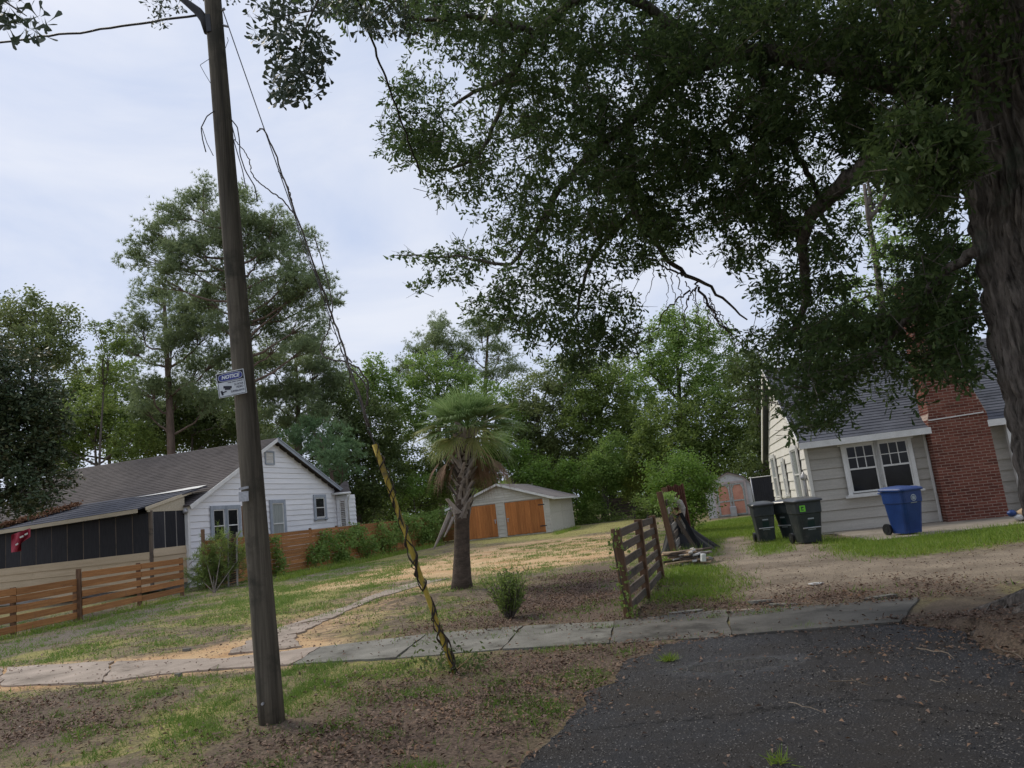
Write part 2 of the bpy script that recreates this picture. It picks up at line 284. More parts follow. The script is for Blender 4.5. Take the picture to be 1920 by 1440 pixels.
M['roof_litter'] = leafmat('roof_litter', [(0.10, 0.05, 0.03), (0.20, 0.10, 0.055), (0.32, 0.19, 0.11)], 0.1, 0.8, 2, 0.2)
M['grass'] = leafmat('grass', [(0.091, 0.160, 0.030), (0.134, 0.228, 0.041), (0.189, 0.282, 0.059), (0.268, 0.305, 0.102)], 0.35, 0.6, 0.9)
M['lawn'] = leafmat('lawn', [(0.109, 0.175, 0.024), (0.163, 0.256, 0.032), (0.232, 0.317, 0.049), (0.324, 0.324, 0.077)], 0.4, 0.6, 0.9)
M['dry_grass'] = leafmat('dry_grass', [(0.168, 0.174, 0.060), (0.264, 0.228, 0.102), (0.384, 0.312, 0.168)], 0.3, 0.7, 0.9)

# ------------------------------------------------------------------ helpers: foliage
def unit(a): return a / (np.linalg.norm(a, axis=-1, keepdims=True) + 1e-9)
def leaf_quads(P, D, Ln, Wd, wide=0.8, nrm=None, curl=0.12):
    """4-point leaves: stalk end, two shoulders at `wide` of the length, tip"""
    n = len(P); Nn = unit(rng.normal(size=(n, 3))) if nrm is None else unit(nrm + rng.normal(size=(n, 3)) * 0.35)
    S = unit(np.cross(D, Nn)); Nn = np.cross(S, D); Ln = np.broadcast_to(np.asarray(Ln, float), (n,))[:, None]; Wd = np.broadcast_to(np.asarray(Wd, float), (n,))[:, None]
    V = np.empty((n, 4, 3)); V[:, 0] = P; V[:, 1] = P + D * Ln * wide + S * Wd / 2 + Nn * Ln * curl; V[:, 2] = P + D * Ln; V[:, 3] = P + D * Ln * wide - S * Wd / 2 + Nn * Ln * curl
    return V.reshape(-1, 3)
def tri_blades(P, D, Ln, Wd):
    n = len(P); S = unit(np.cross(D, unit(rng.normal(size=(n, 3))))); Ln = np.broadcast_to(np.asarray(Ln, float), (n,))[:, None]; Wd = np.broadcast_to(np.asarray(Wd, float), (n,))[:, None]
    V = np.empty((n, 3, 3)); V[:, 0] = P + S * Wd / 2; V[:, 1] = P - S * Wd / 2; V[:, 2] = P + D * Ln
    return V.reshape(-1, 3)
def leaf_obj(name, V, k, mat, parent, off=(0, 0, 0), kind=None):
    me = mesh_np(name, V - np.asarray(off, float), np.arange(len(V)).reshape(-1, k))
    o = link(name, me, mat, parent); return tag(o, kind=kind)
def rdir(n, zb=0.0, zs=1.0):
    d = rng.normal(size=(n, 3)); d[:, 2] = d[:, 2] * zs + zb; return unit(d)
def clump_leaves(blobs, lsize, lai=2.3, clump=0.55, aspect=0.5, flat=0.75, wide=0.5, zb=-0.1, shell=0.35):
    """blobs: (centre, radius). Leaves gather in clumps spread through each blob, denser towards its rim."""
    Ps = []
    la = lsize * lsize * aspect * 0.5
    for c, r in blobs:
        nl = int(math.pi * r * r * lai * 1.35 / la); ncl = max(4, int(nl / max(14, 2.2 * clump * clump / la)))
        d = rdir(ncl); rr = r * (shell + (1 - shell) * rng.random(ncl) ** 0.55) * (0.86 + 0.28 * rng.random(ncl))
        cc = c + d * rr[:, None] * np.array([1, 1, 0.9]); cs = clump * (0.55 + 0.9 * rng.random(ncl))
        k = rng.integers(0, ncl, nl); off = rng.normal(size=(nl, 3)) * 0.5; off[:, 2] *= flat
        Ps.append(cc[k] + off * cs[k][:, None])
    P = np.concatenate(Ps); n = len(P)
    D = rdir(n, zb, 0.6); nr = rdir(n, 0.9, 0.6)
    return leaf_quads(P, D, lsize * (0.6 + 0.8 * rng.random(n)), lsize * aspect * (0.6 + 0.8 * rng.random(n)), wide, nr)
def wobble(p, q, n, amp):
    p = np.asarray(p, float); q = np.asarray(q, float); t = np.linspace(0, 1, n)[:, None]
    w = np.cumsum(rng.normal(size=(n, 3)), axis=0); w -= w[0] + (w[-1] - w[0]) * t; return p + (q - p) * t + w * amp
def back_tree(name, label, blobs, depth, mat, base_px, rt=0.2, lsize=0.24, lai=2.3, clump=0.6, group=None, bark='bark', cat='tree', limbs=True, dj=1.5, zbase=0.0, **kw):
    """a tree: blobs are (px, py, r px) placed at about `depth` metres; trunk from the ground below base_px up into the crown"""
    B = []
    for x, y, r in blobs:
        B.append((AT(x, y, depth + random.uniform(-dj, dj)), r * depth / FPX))
    b = AT(base_px[0], base_px[1], depth); b[2] = zbase
    t = thing(name, b, label, cat, 0, group)
    cr = leaf_obj('crown', clump_leaves(B, lsize, lai, clump, **kw), 4, M[mat], t, b)
    m = MB(); top = max(B, key=lambda q: q[0][2])[0]; cen = np.mean([q[0] for q in B], axis=0)
    h = top[2] * 0.9; ax = wobble(b - [0, 0, 0.05], [(cen[0] * .6 + b[0] * .4), (cen[1] * .6 + b[1] * .4), h], 9, 0.07)
    m.tube(ax, np.linspace(rt, rt * 0.25, 9), 8)
    if limbs:
        for c, r in B:
            s = min(8, max(1, int(np.searchsorted(ax[:, 2], c[2] - r * 0.9)))); st = ax[min(s, 7)]
            m.tube(wobble(st, c + [0, 0, r * 0.2], 6, 0.12), np.linspace(rt * 0.42, rt * 0.1, 6), 6)
            for _ in range(3):
                m.tube(wobble(c * 0.6 + st * 0.4, c + rdir(1)[0] * r * 0.85, 5, 0.08), np.linspace(rt * 0.2, rt * 0.05, 5), 5)
    m.build('trunk', M[bark], t, True, off=b)
    return t
exec_parts = []

# ================================================================== GROUND
_lat = rng.random((256, 256))
def vnoise(x, y):
    xi = np.floor(x).astype(int); yi = np.floor(y).astype(int); fx = x - xi; fy = y - yi; fx = fx * fx * (3 - 2 * fx); fy = fy * fy * (3 - 2 * fy)
    g = lambda a, b: _lat[a % 256, b % 256]
    return (g(xi, yi) * (1 - fx) + g(xi + 1, yi) * fx) * (1 - fy) + (g(xi, yi + 1) * (1 - fx) + g(xi + 1, yi + 1) * fx) * fy
def fbm(x, y, o=4):
    s = 0; a = 0.5
    for i in range(o): s = s + a * vnoise(x * 2 ** i + 17 * i, y * 2 ** i + 5 * i); a *= 0.5
    return s / (1 - 0.5 ** o)
def gp(*px): return np.array([G(a, b)[:2] for a, b in px])
def pdist(poly, x, y):
    """signed distance, positive inside"""
    ins = np.zeros(x.shape, bool); d = np.full(x.shape, 1e9); n = len(poly)
    for i in range(n):
        ax, ay = poly[i]; bx, by = poly[(i + 1) % n]
        c = ((ay > y) != (by > y)) & (x < (bx - ax) * (y - ay) / (by - ay + 1e-12) + ax); ins ^= c
        t = np.clip(((x - ax) * (bx - ax) + (y - ay) * (by - ay)) / ((bx - ax) ** 2 + (by - ay) ** 2 + 1e-12), 0, 1)
        d = np.minimum(d, np.hypot(x - ax - t * (bx - ax), y - ay - t * (by - ay)))
    return np.where(ins, d, -d)
def wz(poly, x, y, soft): return np.clip(pdist(poly, x, y) / soft * 0.5 + 0.5, 0, 1)
def line_d(p, q, x, y):
    ax, ay = p; bx, by = q; t = np.clip(((x - ax) * (bx - ax) + (y - ay) * (by - ay)) / ((bx - ax) ** 2 + (by - ay) ** 2), 0, 1); return np.hypot(x - ax - t * (bx - ax), y - ay - t * (by - ay))
DRIVE = np.concatenate([gp((965, 1440), (1040, 1372), (1100, 1318), (1145, 1270), (1180, 1238), (1228, 1212), (1372, 1193), (1480, 1186), (1600, 1178), (1690, 1171), (1800, 1185), (1900, 1240)), np.array([[6.2, 5.2], [12, 3.4], [40, 1.0], [40, -7], [-40, -7], [-40, 2.0], [-9, 2.6], [-3.0, 3.4], [-0.9, 4.2]])])
Z_LAWN = [gp((1285, 1005), (1300, 990), (1330, 978), (1440, 962), (1475, 990), (1540, 1010), (1470, 1022), (1440, 1022), (1400, 1005), (1350, 1010), (1330, 1045), (1290, 1045)),
          gp((1410, 1022), (1470, 1018), (1480, 1032), (1420, 1042)), gp((1530, 1012), (1640, 1010), (1800, 997), (1920, 985), (2050, 985), (2050, 1005), (1900, 1018), (1700, 1045), (1600, 1045), (1560, 1030)),
          gp((1225, 1075), (1270, 1060), (1350, 1062), (1372, 1100), (1370, 1128), (1290, 1132), (1230, 1130))]
Z_LAWN2 = [gp((470, 1120), (620, 1085), (760, 1062), (700, 1095), (600, 1135), (500, 1160), (360, 1175), (420, 1140)), gp((280, 1345), (400, 1312), (475, 1300), (480, 1330), (380, 1358), (230, 1362)), gp((60, 1228), (190, 1210), (180, 1240), (80, 1245)),
           gp((540, 1250), (760, 1238), (780, 1270), (620, 1285), (540, 1275)), gp((500, 1060), (720, 1035), (780, 1045), (640, 1064), (520, 1078)), gp((820, 1005), (870, 1000), (1100, 985), (1200, 972), (1200, 985), (1050, 1010), (860, 1020)), gp((880, 1290), (1060, 1265), (1100, 1300), (980, 1350), (900, 1335))]
Z_SAND = [gp((560, 1100), (700, 1070), (880, 1030), (1000, 1015), (1160, 1000), (1180, 1040), (1050, 1062), (900, 1078), (780, 1085), (640, 1100)), gp((500, 1192), (560, 1168), (680, 1130), (780, 1098), (870, 1085), (860, 1096), (760, 1118), (700, 1140), (600, 1175), (540, 1205))]
Z_PATH = [gp((-200, 1275), (0, 1252), (230, 1238), (367, 1220), (467, 1197), (550, 1186), (640, 1200), (600, 1243), (547, 1250), (400, 1258), (333, 1268), (180, 1282), (-200, 1310))]
Z_DIRT = [gp((1345, 1012), (1390, 1008), (1430, 1022), (1530, 1022), (1600, 1048), (1720, 1050), (1920, 1025), (2100, 1010), (2100, 1060), (1800, 1100), (1600, 1118), (1440, 1128), (1375, 1115), (1360, 1060))]
Z_GRAV = [gp((510, 1085), (600, 1068), (700, 1058), (690, 1070), (620, 1088), (540, 1096)), gp((-150, 1240), (0, 1206), (180, 1168), (360, 1112), (400, 1115), (300, 1158), (140, 1205), (-100, 1260))]
Z_LIT = [gp((480, 1440), (520, 1370), (700, 1290), (840, 1275), (960, 1225), (1180, 1208), (1240, 1208), (1180, 1265), (1100, 1350), (1050, 1440)), gp((800, 1178), (930, 1165), (960, 1120), (1100, 1060), (1150, 1062), (1200, 1130), (1180, 1160), (980, 1172)),
         gp((1240, 1140), (1400, 1118), (1700, 1095), (1760, 1105), (1700, 1118), (1500, 1132), (1300, 1146)), gp((1690, 1165), (1760, 1140), (1930, 1140), (2100, 1150), (2200, 1260), (1930, 1260), (1800, 1200)), gp((0, 1330), (160, 1320), (200, 1360), (0, 1420), (-100, 1400))]
def zones(x, y):
    jx = (fbm(x * 0.9, y * 0.9) - 0.5); nz = fbm(x * 1.7 + 40, y * 1.7)
    mx = lambda Zs, s: np.max([wz(p, x + jx * 0.5 * s, y + jx * s, s) for p in Zs], axis=0)
    far = np.clip((y - 12) / 25, 0, 1)
    sand = np.maximum(mx(Z_SAND, 1.6) * (0.62 + 0.38 * (fbm(x * 0.35, y * 0.8 + 9) > 0.46)), mx(Z_PATH, 0.35)); dirt = mx(Z_DIRT, 0.8)
    lawn = mx(Z_LAWN, 0.55); lawn2 = mx(Z_LAWN2, 0.9); lit = mx(Z_LIT, 1.0); grav = mx(Z_GRAV, 0.8)
    grass = np.clip(lawn2 * 0.75 + (0.45 * (nz > 0.5) + 0.12) * (1 - lit) * (1 - dirt), 0, 1) * (1 - mx(Z_PATH, 0.35))
    return sand, dirt, lawn, grass, lit, grav
def gz(x, y):
    z = (fbm(x * 1.1, y * 1.1) - 0.5) * 0.05 * np.clip((y - 1) / 3, 0, 1)
    z += 0.22 * np.exp(-(((x - 5.1) / 1.2) ** 2 + ((y - 6.9) / 1.0) ** 2)) + 0.10 * np.exp(-(((x + 1.6) / 0.9) ** 2 + ((y - 16.6) / 0.7) ** 2)) + 0.12 * np.exp(-(((x + 2.4) / 0.7) ** 2 + ((y - 15.6) / 0.35) ** 2))
    z = np.where(y > 30, z * 0.5, z)
    d = pdist(DRIVE, x, y); z = np.where(d > -0.15, np.minimum(z, -0.02 - 0.02 * np.clip(d, 0, 1)), z)
    s = line_d((-8.5, 11.4), (-2.4, 10.1), x, y); s = np.minimum(s, line_d((-2.4, 10.1), (4.8, 9.0), x, y)); z = np.where(s < 1.2, np.minimum(z, 0.0), z)
    return z
def axis(a, b, s0, s1, far):
    v = [0.0]; st = s0
    while v[-1] < b: v.append(v[-1] + st); st = min(s1, st * 1.035) if v[-1] > a else s0
    for k in (1.3, 1.8, 3, 6, 12): v.append(b * k if b * k < far else far)
    return np.array(v)
_xp = axis(5, 45, 0.11, 1.2, 900); gx = np.concatenate([-_xp[:0:-1], _xp]); _yp = axis(16, 90, 0.09, 1.2, 1500); gy = np.concatenate([[-400, -60, -15, -5], _yp])
XX, YY = np.meshgrid(gx, gy); Z0 = gz(XX, YY); nX, nY = len(gx), len(gy)
idx = np.arange(nX * nY).reshape(nY, nX); Fg = np.stack([idx[:-1, :-1], idx[:-1, 1:], idx[1:, 1:], idx[1:, :-1]], -1).reshape(-1, 4)
gme = mesh_np('ground', np.stack([XX, YY, Z0], -1).reshape(-1, 3), Fg, True)
zs = zones(XX.ravel(), YY.ravel())
for nm, arr in zip(('sand', 'dirt', 'lawn', 'grass', 'lit', 'grav'), zs):
    at = gme.attributes.new(nm, 'FLOAT', 'POINT'); at.data.foreach_set('value', arr.astype(np.float32))
def ground_mat():
    m, t, b = new_mat('ground_soil'); l = t.links.new; tc = nd(t, 'ShaderNodeTexCoord')
    def noise(s, d=5, r=0.6): n = nd(t, 'ShaderNodeTexNoise', {'Scale': s, 'Detail': d, 'Roughness': r}); l(tc.outputs['Object'], n.inputs['Vector']); return n.outputs['Fac']
    n_lo, n_mid, n_hi = noise(0.8), noise(5, 6, 0.65), noise(38, 5, 0.7)
    r0 = ramp(t, [(0.3, (0.10, 0.078, 0.055)), (0.5, (0.155, 0.122, 0.086)), (0.72, (0.22, 0.18, 0.13))]); l(n_mid, r0.inputs['Fac']); col = r0.outputs['Color']
    def layer(col, attr, c0, c1, src, amt=0.9, cut=0.5, sharp=0.25, breakup=None):
        a = nd(t, 'ShaderNodeAttribute', attribute_name=attr); rr = ramp(t, [(0.3, c0), (0.7, c1)]); l(src, rr.inputs['Fac'])
        s = nd(t, 'ShaderNodeMath', {1: amt, 2: -amt / 2}, operation='MULTIPLY_ADD'); l(breakup or n_mid, s.inputs[0])
        ad = nd(t, 'ShaderNodeMath', operation='ADD'); l(a.outputs['Fac'], ad.inputs[0]); l(s.outputs[0], ad.inputs[1])
        mr = nd(t, 'ShaderNodeMapRange', {'From Min': cut - sharp, 'From Max': cut + sharp}); l(ad.outputs[0], mr.inputs['Value'])
        mx = nd(t, 'ShaderNodeMixRGB'); l(mr.outputs[0], mx.inputs['Fac']); l(col, mx.inputs['Color1']); l(rr.outputs['Color'], mx.inputs['Color2']); return mx.outputs['Color']
    col = layer(col, 'grass', (0.17, 0.165, 0.048), (0.34, 0.30, 0.12), n_hi, 1.1, 0.5, 0.35)
    col = layer(col, 'dirt', (0.125, 0.098, 0.073), (0.33, 0.27, 0.20), n_lo, 0.9, 0.5, 0.3)
    col = layer(col, 'sand', (0.43, 0.255, 0.125), (0.60, 0.44, 0.26), n_lo, 1.3, 0.42, 0.3)
    col = layer(col, 'lawn', (0.075, 0.115, 0.022), (0.14, 0.17, 0.045), n_hi, 0.7, 0.5, 0.25)
    col = layer(col, 'grav', (0.075, 0.066, 0.056), (0.21, 0.18, 0.145), n_hi, 1.2, 0.66, 0.3)
    col = layer(col, 'lit', (0.065, 0.048, 0.038), (0.19, 0.138, 0.105), n_hi, 1.1, 0.5, 0.3)
    ov = nd(t, 'ShaderNodeMixRGB', {'Fac': 0.85}, blend_type='OVERLAY'); l(col, ov.inputs['Color1']); l(n_hi, ov.inputs['Color2'])
    l(ov.outputs['Color'], b.inputs['Base Color']); b.inputs['Roughness'].default_value = 0.95; b.inputs['Specular IOR Level'].default_value = 0.15
    sm = nd(t, 'ShaderNodeMath', operation='ADD'); l(n_mid, sm.inputs[0]); l(n_hi, sm.inputs[1]); bp = nd(t, 'ShaderNodeBump', {'Strength': 0.6, 'Distance': 0.016}); l(sm.outputs[0], bp.inputs['Height']); l(bp.outputs[0], b.inputs['Normal'])
    return m
tag(link('ground', gme, ground_mat()), kind='structure')

# --- asphalt of the street and the driveway apron
WET = G(1385, 1248)[:2]
def asphalt_mat():
    m, t, b = new_mat('asphalt'); l = t.links.new; tc = nd(t, 'ShaderNodeTexCoord')
    def noise(s, d=5, r=0.6): n = nd(t, 'ShaderNodeTexNoise', {'Scale': s, 'Detail': d, 'Roughness': r}); l(tc.outputs['Object'], n.inputs['Vector']); return n
    nb, nm, nf = noise(0.9), noise(7, 6, 0.7), noise(120, 3, 0.7)
    vo = nd(t, 'ShaderNodeTexVoronoi', {'Scale': 55}); l(tc.outputs['Object'], vo.inputs['Vector'])
    r0 = ramp(t, [(0.3, (0.012, 0.0118, 0.0138)), (0.7, (0.031, 0.030, 0.034))]); l(nm.outputs['Fac'], r0.inputs['Fac'])
    # pale stones: some voronoi cells
    vr = nd(t, 'ShaderNodeSeparateColor'); l(vo.outputs['Color'], vr.inputs[0]); st = ramp(t, [(0.70, (0, 0, 0)), (0.95, (1, 1, 1))]); l(vr.outputs[0], st.inputs['Fac'])
    vd = ramp(t, [(0.25, (1, 1, 1)), (0.42, (0, 0, 0))]); l(vo.outputs['Distance'], vd.inputs['Fac']); mu = nd(t, 'ShaderNodeMath', operation='MULTIPLY'); l(st.outputs['Color'], mu.inputs[0]); l(vd.outputs['Color'], mu.inputs[1])
    mx = nd(t, 'ShaderNodeMixRGB', {'Color2': (0.21, 0.20, 0.195, 1)}); l(mu.outputs[0], mx.inputs['Fac']); l(r0.outputs['Color'], mx.inputs['Color1'])
    # cracks
    vc = nd(t, 'ShaderNodeTexVoronoi', {'Scale': 0.3}, feature='DISTANCE_TO_EDGE'); dsn = nd(t, 'ShaderNodeVectorMath', {'Scale': 0.5}, operation='SCALE'); l(nm.outputs['Color'], dsn.inputs[0]); dv = nd(t, 'ShaderNodeVectorMath', operation='ADD'); l(tc.outputs['Object'], dv.inputs[0]); l(dsn.outputs[0], dv.inputs[1]); l(dv.outputs[0], vc.inputs['Vector'])
    cr = ramp(t, [(0.0, (1, 1, 1)), (0.0045, (0, 0, 0))]); l(vc.outputs['Distance'], cr.inputs['Fac'])
    m2 = nd(t, 'ShaderNodeMixRGB', {'Color2': (0.014, 0.013, 0.013, 1)}); l(cr.outputs['Color'], m2.inputs['Fac']); l(mx.outputs['Color'], m2.inputs['Color1'])
    # brown silt patches
    rb = ramp(t, [(0.44, (0, 0, 0)), (0.66, (0.75, 0.75, 0.75))]); l(nb.outputs['Fac'], rb.inputs['Fac']); m3 = nd(t, 'ShaderNodeMixRGB', {'Color2': (0.045, 0.037, 0.030, 1)}); l(rb.outputs['Color'], m3.inputs['Fac']); l(m2.outputs['Color'], m3.inputs['Color1'])
    l(m3.outputs['Color'], b.inputs['Base Color']); b.inputs['Specular IOR Level'].default_value = 0.35
    rr = nd(t, 'ShaderNodeMapRange', {'From Min': 0.35, 'From Max': 0.65, 'To Min': 0.62, 'To Max': 0.9}); l(nb.outputs['Fac'], rr.inputs['Value']); 
    sp = nd(t, 'ShaderNodeMapping', {'Location': tuple(-c for c in (WET[0] / .55, WET[1] / .26, 0)), 'Scale': (1 / .55, 1 / .26, 1)}); l(tc.outputs['Object'], sp.inputs['Vector']); ln = nd(t, 'ShaderNodeVectorMath', operation='LENGTH'); l(sp.outputs[0], ln.inputs[0])
    wa = nd(t, 'ShaderNodeMath', {1: 1.6, 2: -.8}, operation='MULTIPLY_ADD'); l(nm.outputs['Fac'], wa.inputs[0]); wb = nd(t, 'ShaderNodeMath', operation='ADD'); l(ln.outputs['Value'], wb.inputs[0]); l(wa.outputs[0], wb.inputs[1])
    wm = nd(t, 'ShaderNodeMapRange', {'From Min': 0.55, 'From Max': 1.35, 'To Min': 0.66, 'To Max': 0.0}); l(wb.outputs[0], wm.inputs['Value']); rs = nd(t, 'ShaderNodeMath', operation='SUBTRACT'); l(rr.outputs[0], rs.inputs[0]); l(wm.outputs[0], rs.inputs[1]); l(rs.outputs[0], b.inputs['Roughness'])
    s1 = nd(t, 'ShaderNodeMath', {1: -0.6}, operation='MULTIPLY'); l(vo.outputs['Distance'], s1.inputs[0]); s2 = nd(t, 'ShaderNodeMath', operation='ADD'); l(s1.outputs[0], s2.inputs[0]); l(nf.outputs['Fac'], s2.inputs[1])
    s3 = nd(t, 'ShaderNodeMath', {1: -3.0}, operation='MULTIPLY'); l(cr.outputs['Color'], s3.inputs[0]); s4 = nd(t, 'ShaderNodeMath', operation='ADD'); l(s2.outputs[0], s4.inputs[0]); l(s3.outputs[0], s4.inputs[1])
    bp = nd(t, 'ShaderNodeBump', {'Strength': 0.9, 'Distance': 0.012}); l(s4.outputs[0], bp.inputs['Height']); l(bp.outputs[0], b.inputs['Normal'])
    return m
pts = []
for i in range(len(DRIVE)):
    p, q = DRIVE[i], DRIVE[(i + 1) % len(DRIVE)]; n = max(1, min(60, int(np.hypot(*(q - p)) / 0.05)))
    for k in range(n):
        s = p + (q - p) * k / n; w = 0.35 if 2 < s[1] < 9 and abs(s[0]) < 8 else 0.0; j1 = float(fbm(np.array([s[0] * 3.0]), np.array([s[1] * 3.0]), 5)[0]) - .5; j2 = float(fbm(np.array([s[0] * 3.0 + 50]), np.array([s[1] * 3.0]), 5)[0]) - .5; pts.append((s[0] + j1 * w, s[1] + j2 * w))
m = MB(); n = len(pts); m.add([(x, y, 0.006) for x, y in pts] + [(x, y, -0.06) for x, y in pts], [tuple(range(n))] + [(i, n + i, n + (i + 1) % n, (i + 1) % n) for i in range(n)])
drv = tag(m.build('asphalt_driveway', asphalt_mat()), kind='structure')

# --- pavement: one slab after another, uneven
walk = MB(); walk.add([(*p, -0.012) for p in np.concatenate([gp((-420, 1335), (0, 1286), (393, 1256), (743, 1236), (1143, 1206), (1371, 1193), (1690, 1170)), gp((1725, 1116), (1363, 1142), (1153, 1163), (980, 1172), (800, 1186), (600, 1210), (430, 1232), (0, 1250), (-420, 1296))])], [tuple(range(16))])
sw = tag(walk.build('sidewalk', M['sandy_concrete']), kind='structure')
JO = [((-420, 1294), (-420, 1333)), ((-190, 1272), (-200, 1308)), ((10, 1251), (0, 1285)), ((215, 1239), (190, 1278)), ((430, 1233), (393, 1254)), ((600, 1212), (548, 1245)), ((800, 1188), (743, 1233)), ((980, 1174), (940, 1217)), ((1153, 1164), (1143, 1204)), ((1363, 1144), (1371, 1191)), ((1725, 1119), (1690, 1167))]
for i in range(len(JO) - 1):
    (a, b), (c, d) = JO[i], JO[i + 1]; zt = 0.020 + random.uniform(-0.006, 0.010); g = 0.012
    Q = [G(*b, zt), G(*d, zt), G(*c, zt), G(*a, zt)]; cen = np.mean(Q, axis=0)
    # outline with worn edges
    out = []
    for k in range(4):
        p, q = Q[k], Q[(k + 1) % 4]
        for s in np.linspace(0, 1, 9)[:-1]:
            w = p + (q - p) * s; w = w + (cen - w) * (g / np.linalg.norm(cen - w)); w[:2] += rng.normal(size=2) * (0.022 if i < 5 else 0.009); w[2] = zt; out.append(w)
    tl = rng.normal(size=2) * 0.004
    for w in out: w[2] += float(tl @ (w[:2] - cen[:2]))
    m = MB(); nn = len(out); m.add(out + [w - np.array([0, 0, 0.12]) for w in out], [tuple(range(nn))] + [(k, nn + k, nn + (k + 1) % nn, (k + 1) % nn) for k in range(nn)])
    m.build('slab', M['sandy_concrete'] if i < 5 else M['concrete'] if i < 8 else M['dark_concrete'], sw)

# --- worn concrete strip branching off the pavement towards the palm, broken into pieces
st_ = [((418, 1226), (566, 1210)), ((470, 1197), (560, 1186)), ((538, 1171), (622, 1158)), ((640, 1139), (704, 1121)), ((722, 1106), (776, 1100)), ((786, 1089), (842, 1083))]
ds = MB(); ds.add([np.append(G(*p)[:2], -.03) for p in [q[0] for q in st_] + [q[1] for q in st_][::-1]], [tuple(range(12))]); ds = tag(ds.build('drive_strip', M['sandy_concrete']), kind='structure')
for i in range(5):
    (a, b), (c, d) = st_[i], st_[i + 1]; Q = [G(*q, .03) for q in (a, b, d, c)]; out = []; cen = np.mean(Q, axis=0)
    for k in range(4):
        p, q = Q[k], Q[(k + 1) % 4]
        for w_ in np.linspace(0, 1, 15)[:-1]: w = p + (q - p) * w_; w = w + (cen - w) * .03; jx = float(fbm(np.array([w[0] * 4]), np.array([w[1] * 4]))[0]) - .5; w[:2] += (w[:2] - cen[:2]) / np.linalg.norm(w[:2] - cen[:2]) * jx * .32; w[2] = .022; out.append(w)
    nn = len(out); MB().add(out + [w - np.array([0, 0, .1]) for w in out], [tuple(range(nn))] + [(k, nn + k, nn + (k + 1) % nn, (k + 1) % nn) for k in range(nn)]).build('slab', M['sandy_concrete'], ds)

# ================================================================== BUILDINGS
def lap_boards(parent, p0, ex, length, z0, z1, n, mat, out, name='siding_board', clip=None):
    """lapped boards: each leans out at its lower edge. ex = along the wall, out = outward normal"""
    h = (z1 - z0) / n; p0 = np.asarray(p0, float); ex = np.asarray(ex, float); out = np.asarray(out, float)
    for i in range(n):
        zc = z0 + h * (i + 0.5); a, b = (0.0, length) if clip is None else clip(zc, h)
        if b - a < 0.15: continue
        up = ZZ - out * (0.030 / h)
        beam(name, parent, p0 + ex * a + out * 0.016 + ZZ * zc, p0 + ex * b + out * 0.016 + ZZ * zc, h + 0.016, 0.02, mat, up=up, bevel=0.003)
def roof_courses(name, e0, e1, r0, r1, n, mat, parent, thick=0.05):
    """shingle courses as a stepped sheet between an eave (e0-e1) and a ridge (r0-r1)"""
    e0, e1, r0, r1 = (np.asarray(q, float) for q in (e0, e1, r0, r1)); nrm = np.cross(e1 - e0, r0 - e0); nrm /= np.linalg.norm(nrm)
    if nrm[2] < 0: nrm = -nrm
    V = []; F = []; seg = 24
    for i in range(n):
        a, b = i / n, (i + 1.12) / n; b = min(b, 1)
        for s in range(seg + 1):
            u = s / seg; lo = (e0 + (r0 - e0) * a) * (1 - u) + (e1 + (r1 - e1) * a) * u; hi = (e0 + (r0 - e0) * b) * (1 - u) + (e1 + (r1 - e1) * b) * u
            j = random.uniform(-0.003, 0.004); V += [lo + nrm * (0.018 + j), hi + nrm * 0.001, lo + nrm * 0.0]
        k0 = len(V) - 3 * (seg + 1)
        for s in range(seg):
            k = k0 + 3 * s; F += [(k, k + 3, k + 4, k + 1), (k, k + 2, k + 5, k + 3)]
    o = len(V); V += [e0 - nrm * thick, e1 - nrm * thick, r1 - nrm * thick, r0 - nrm * thick, e0, e1, r1, r0]
    F += [(o, o + 3, o + 2, o + 1), (o, o + 1, o + 5, o + 4), (o + 1, o + 2, o + 6, o + 5), (o + 3, o, o + 4, o + 7)]
    return MB().add(V, F).build(name, mat, parent)
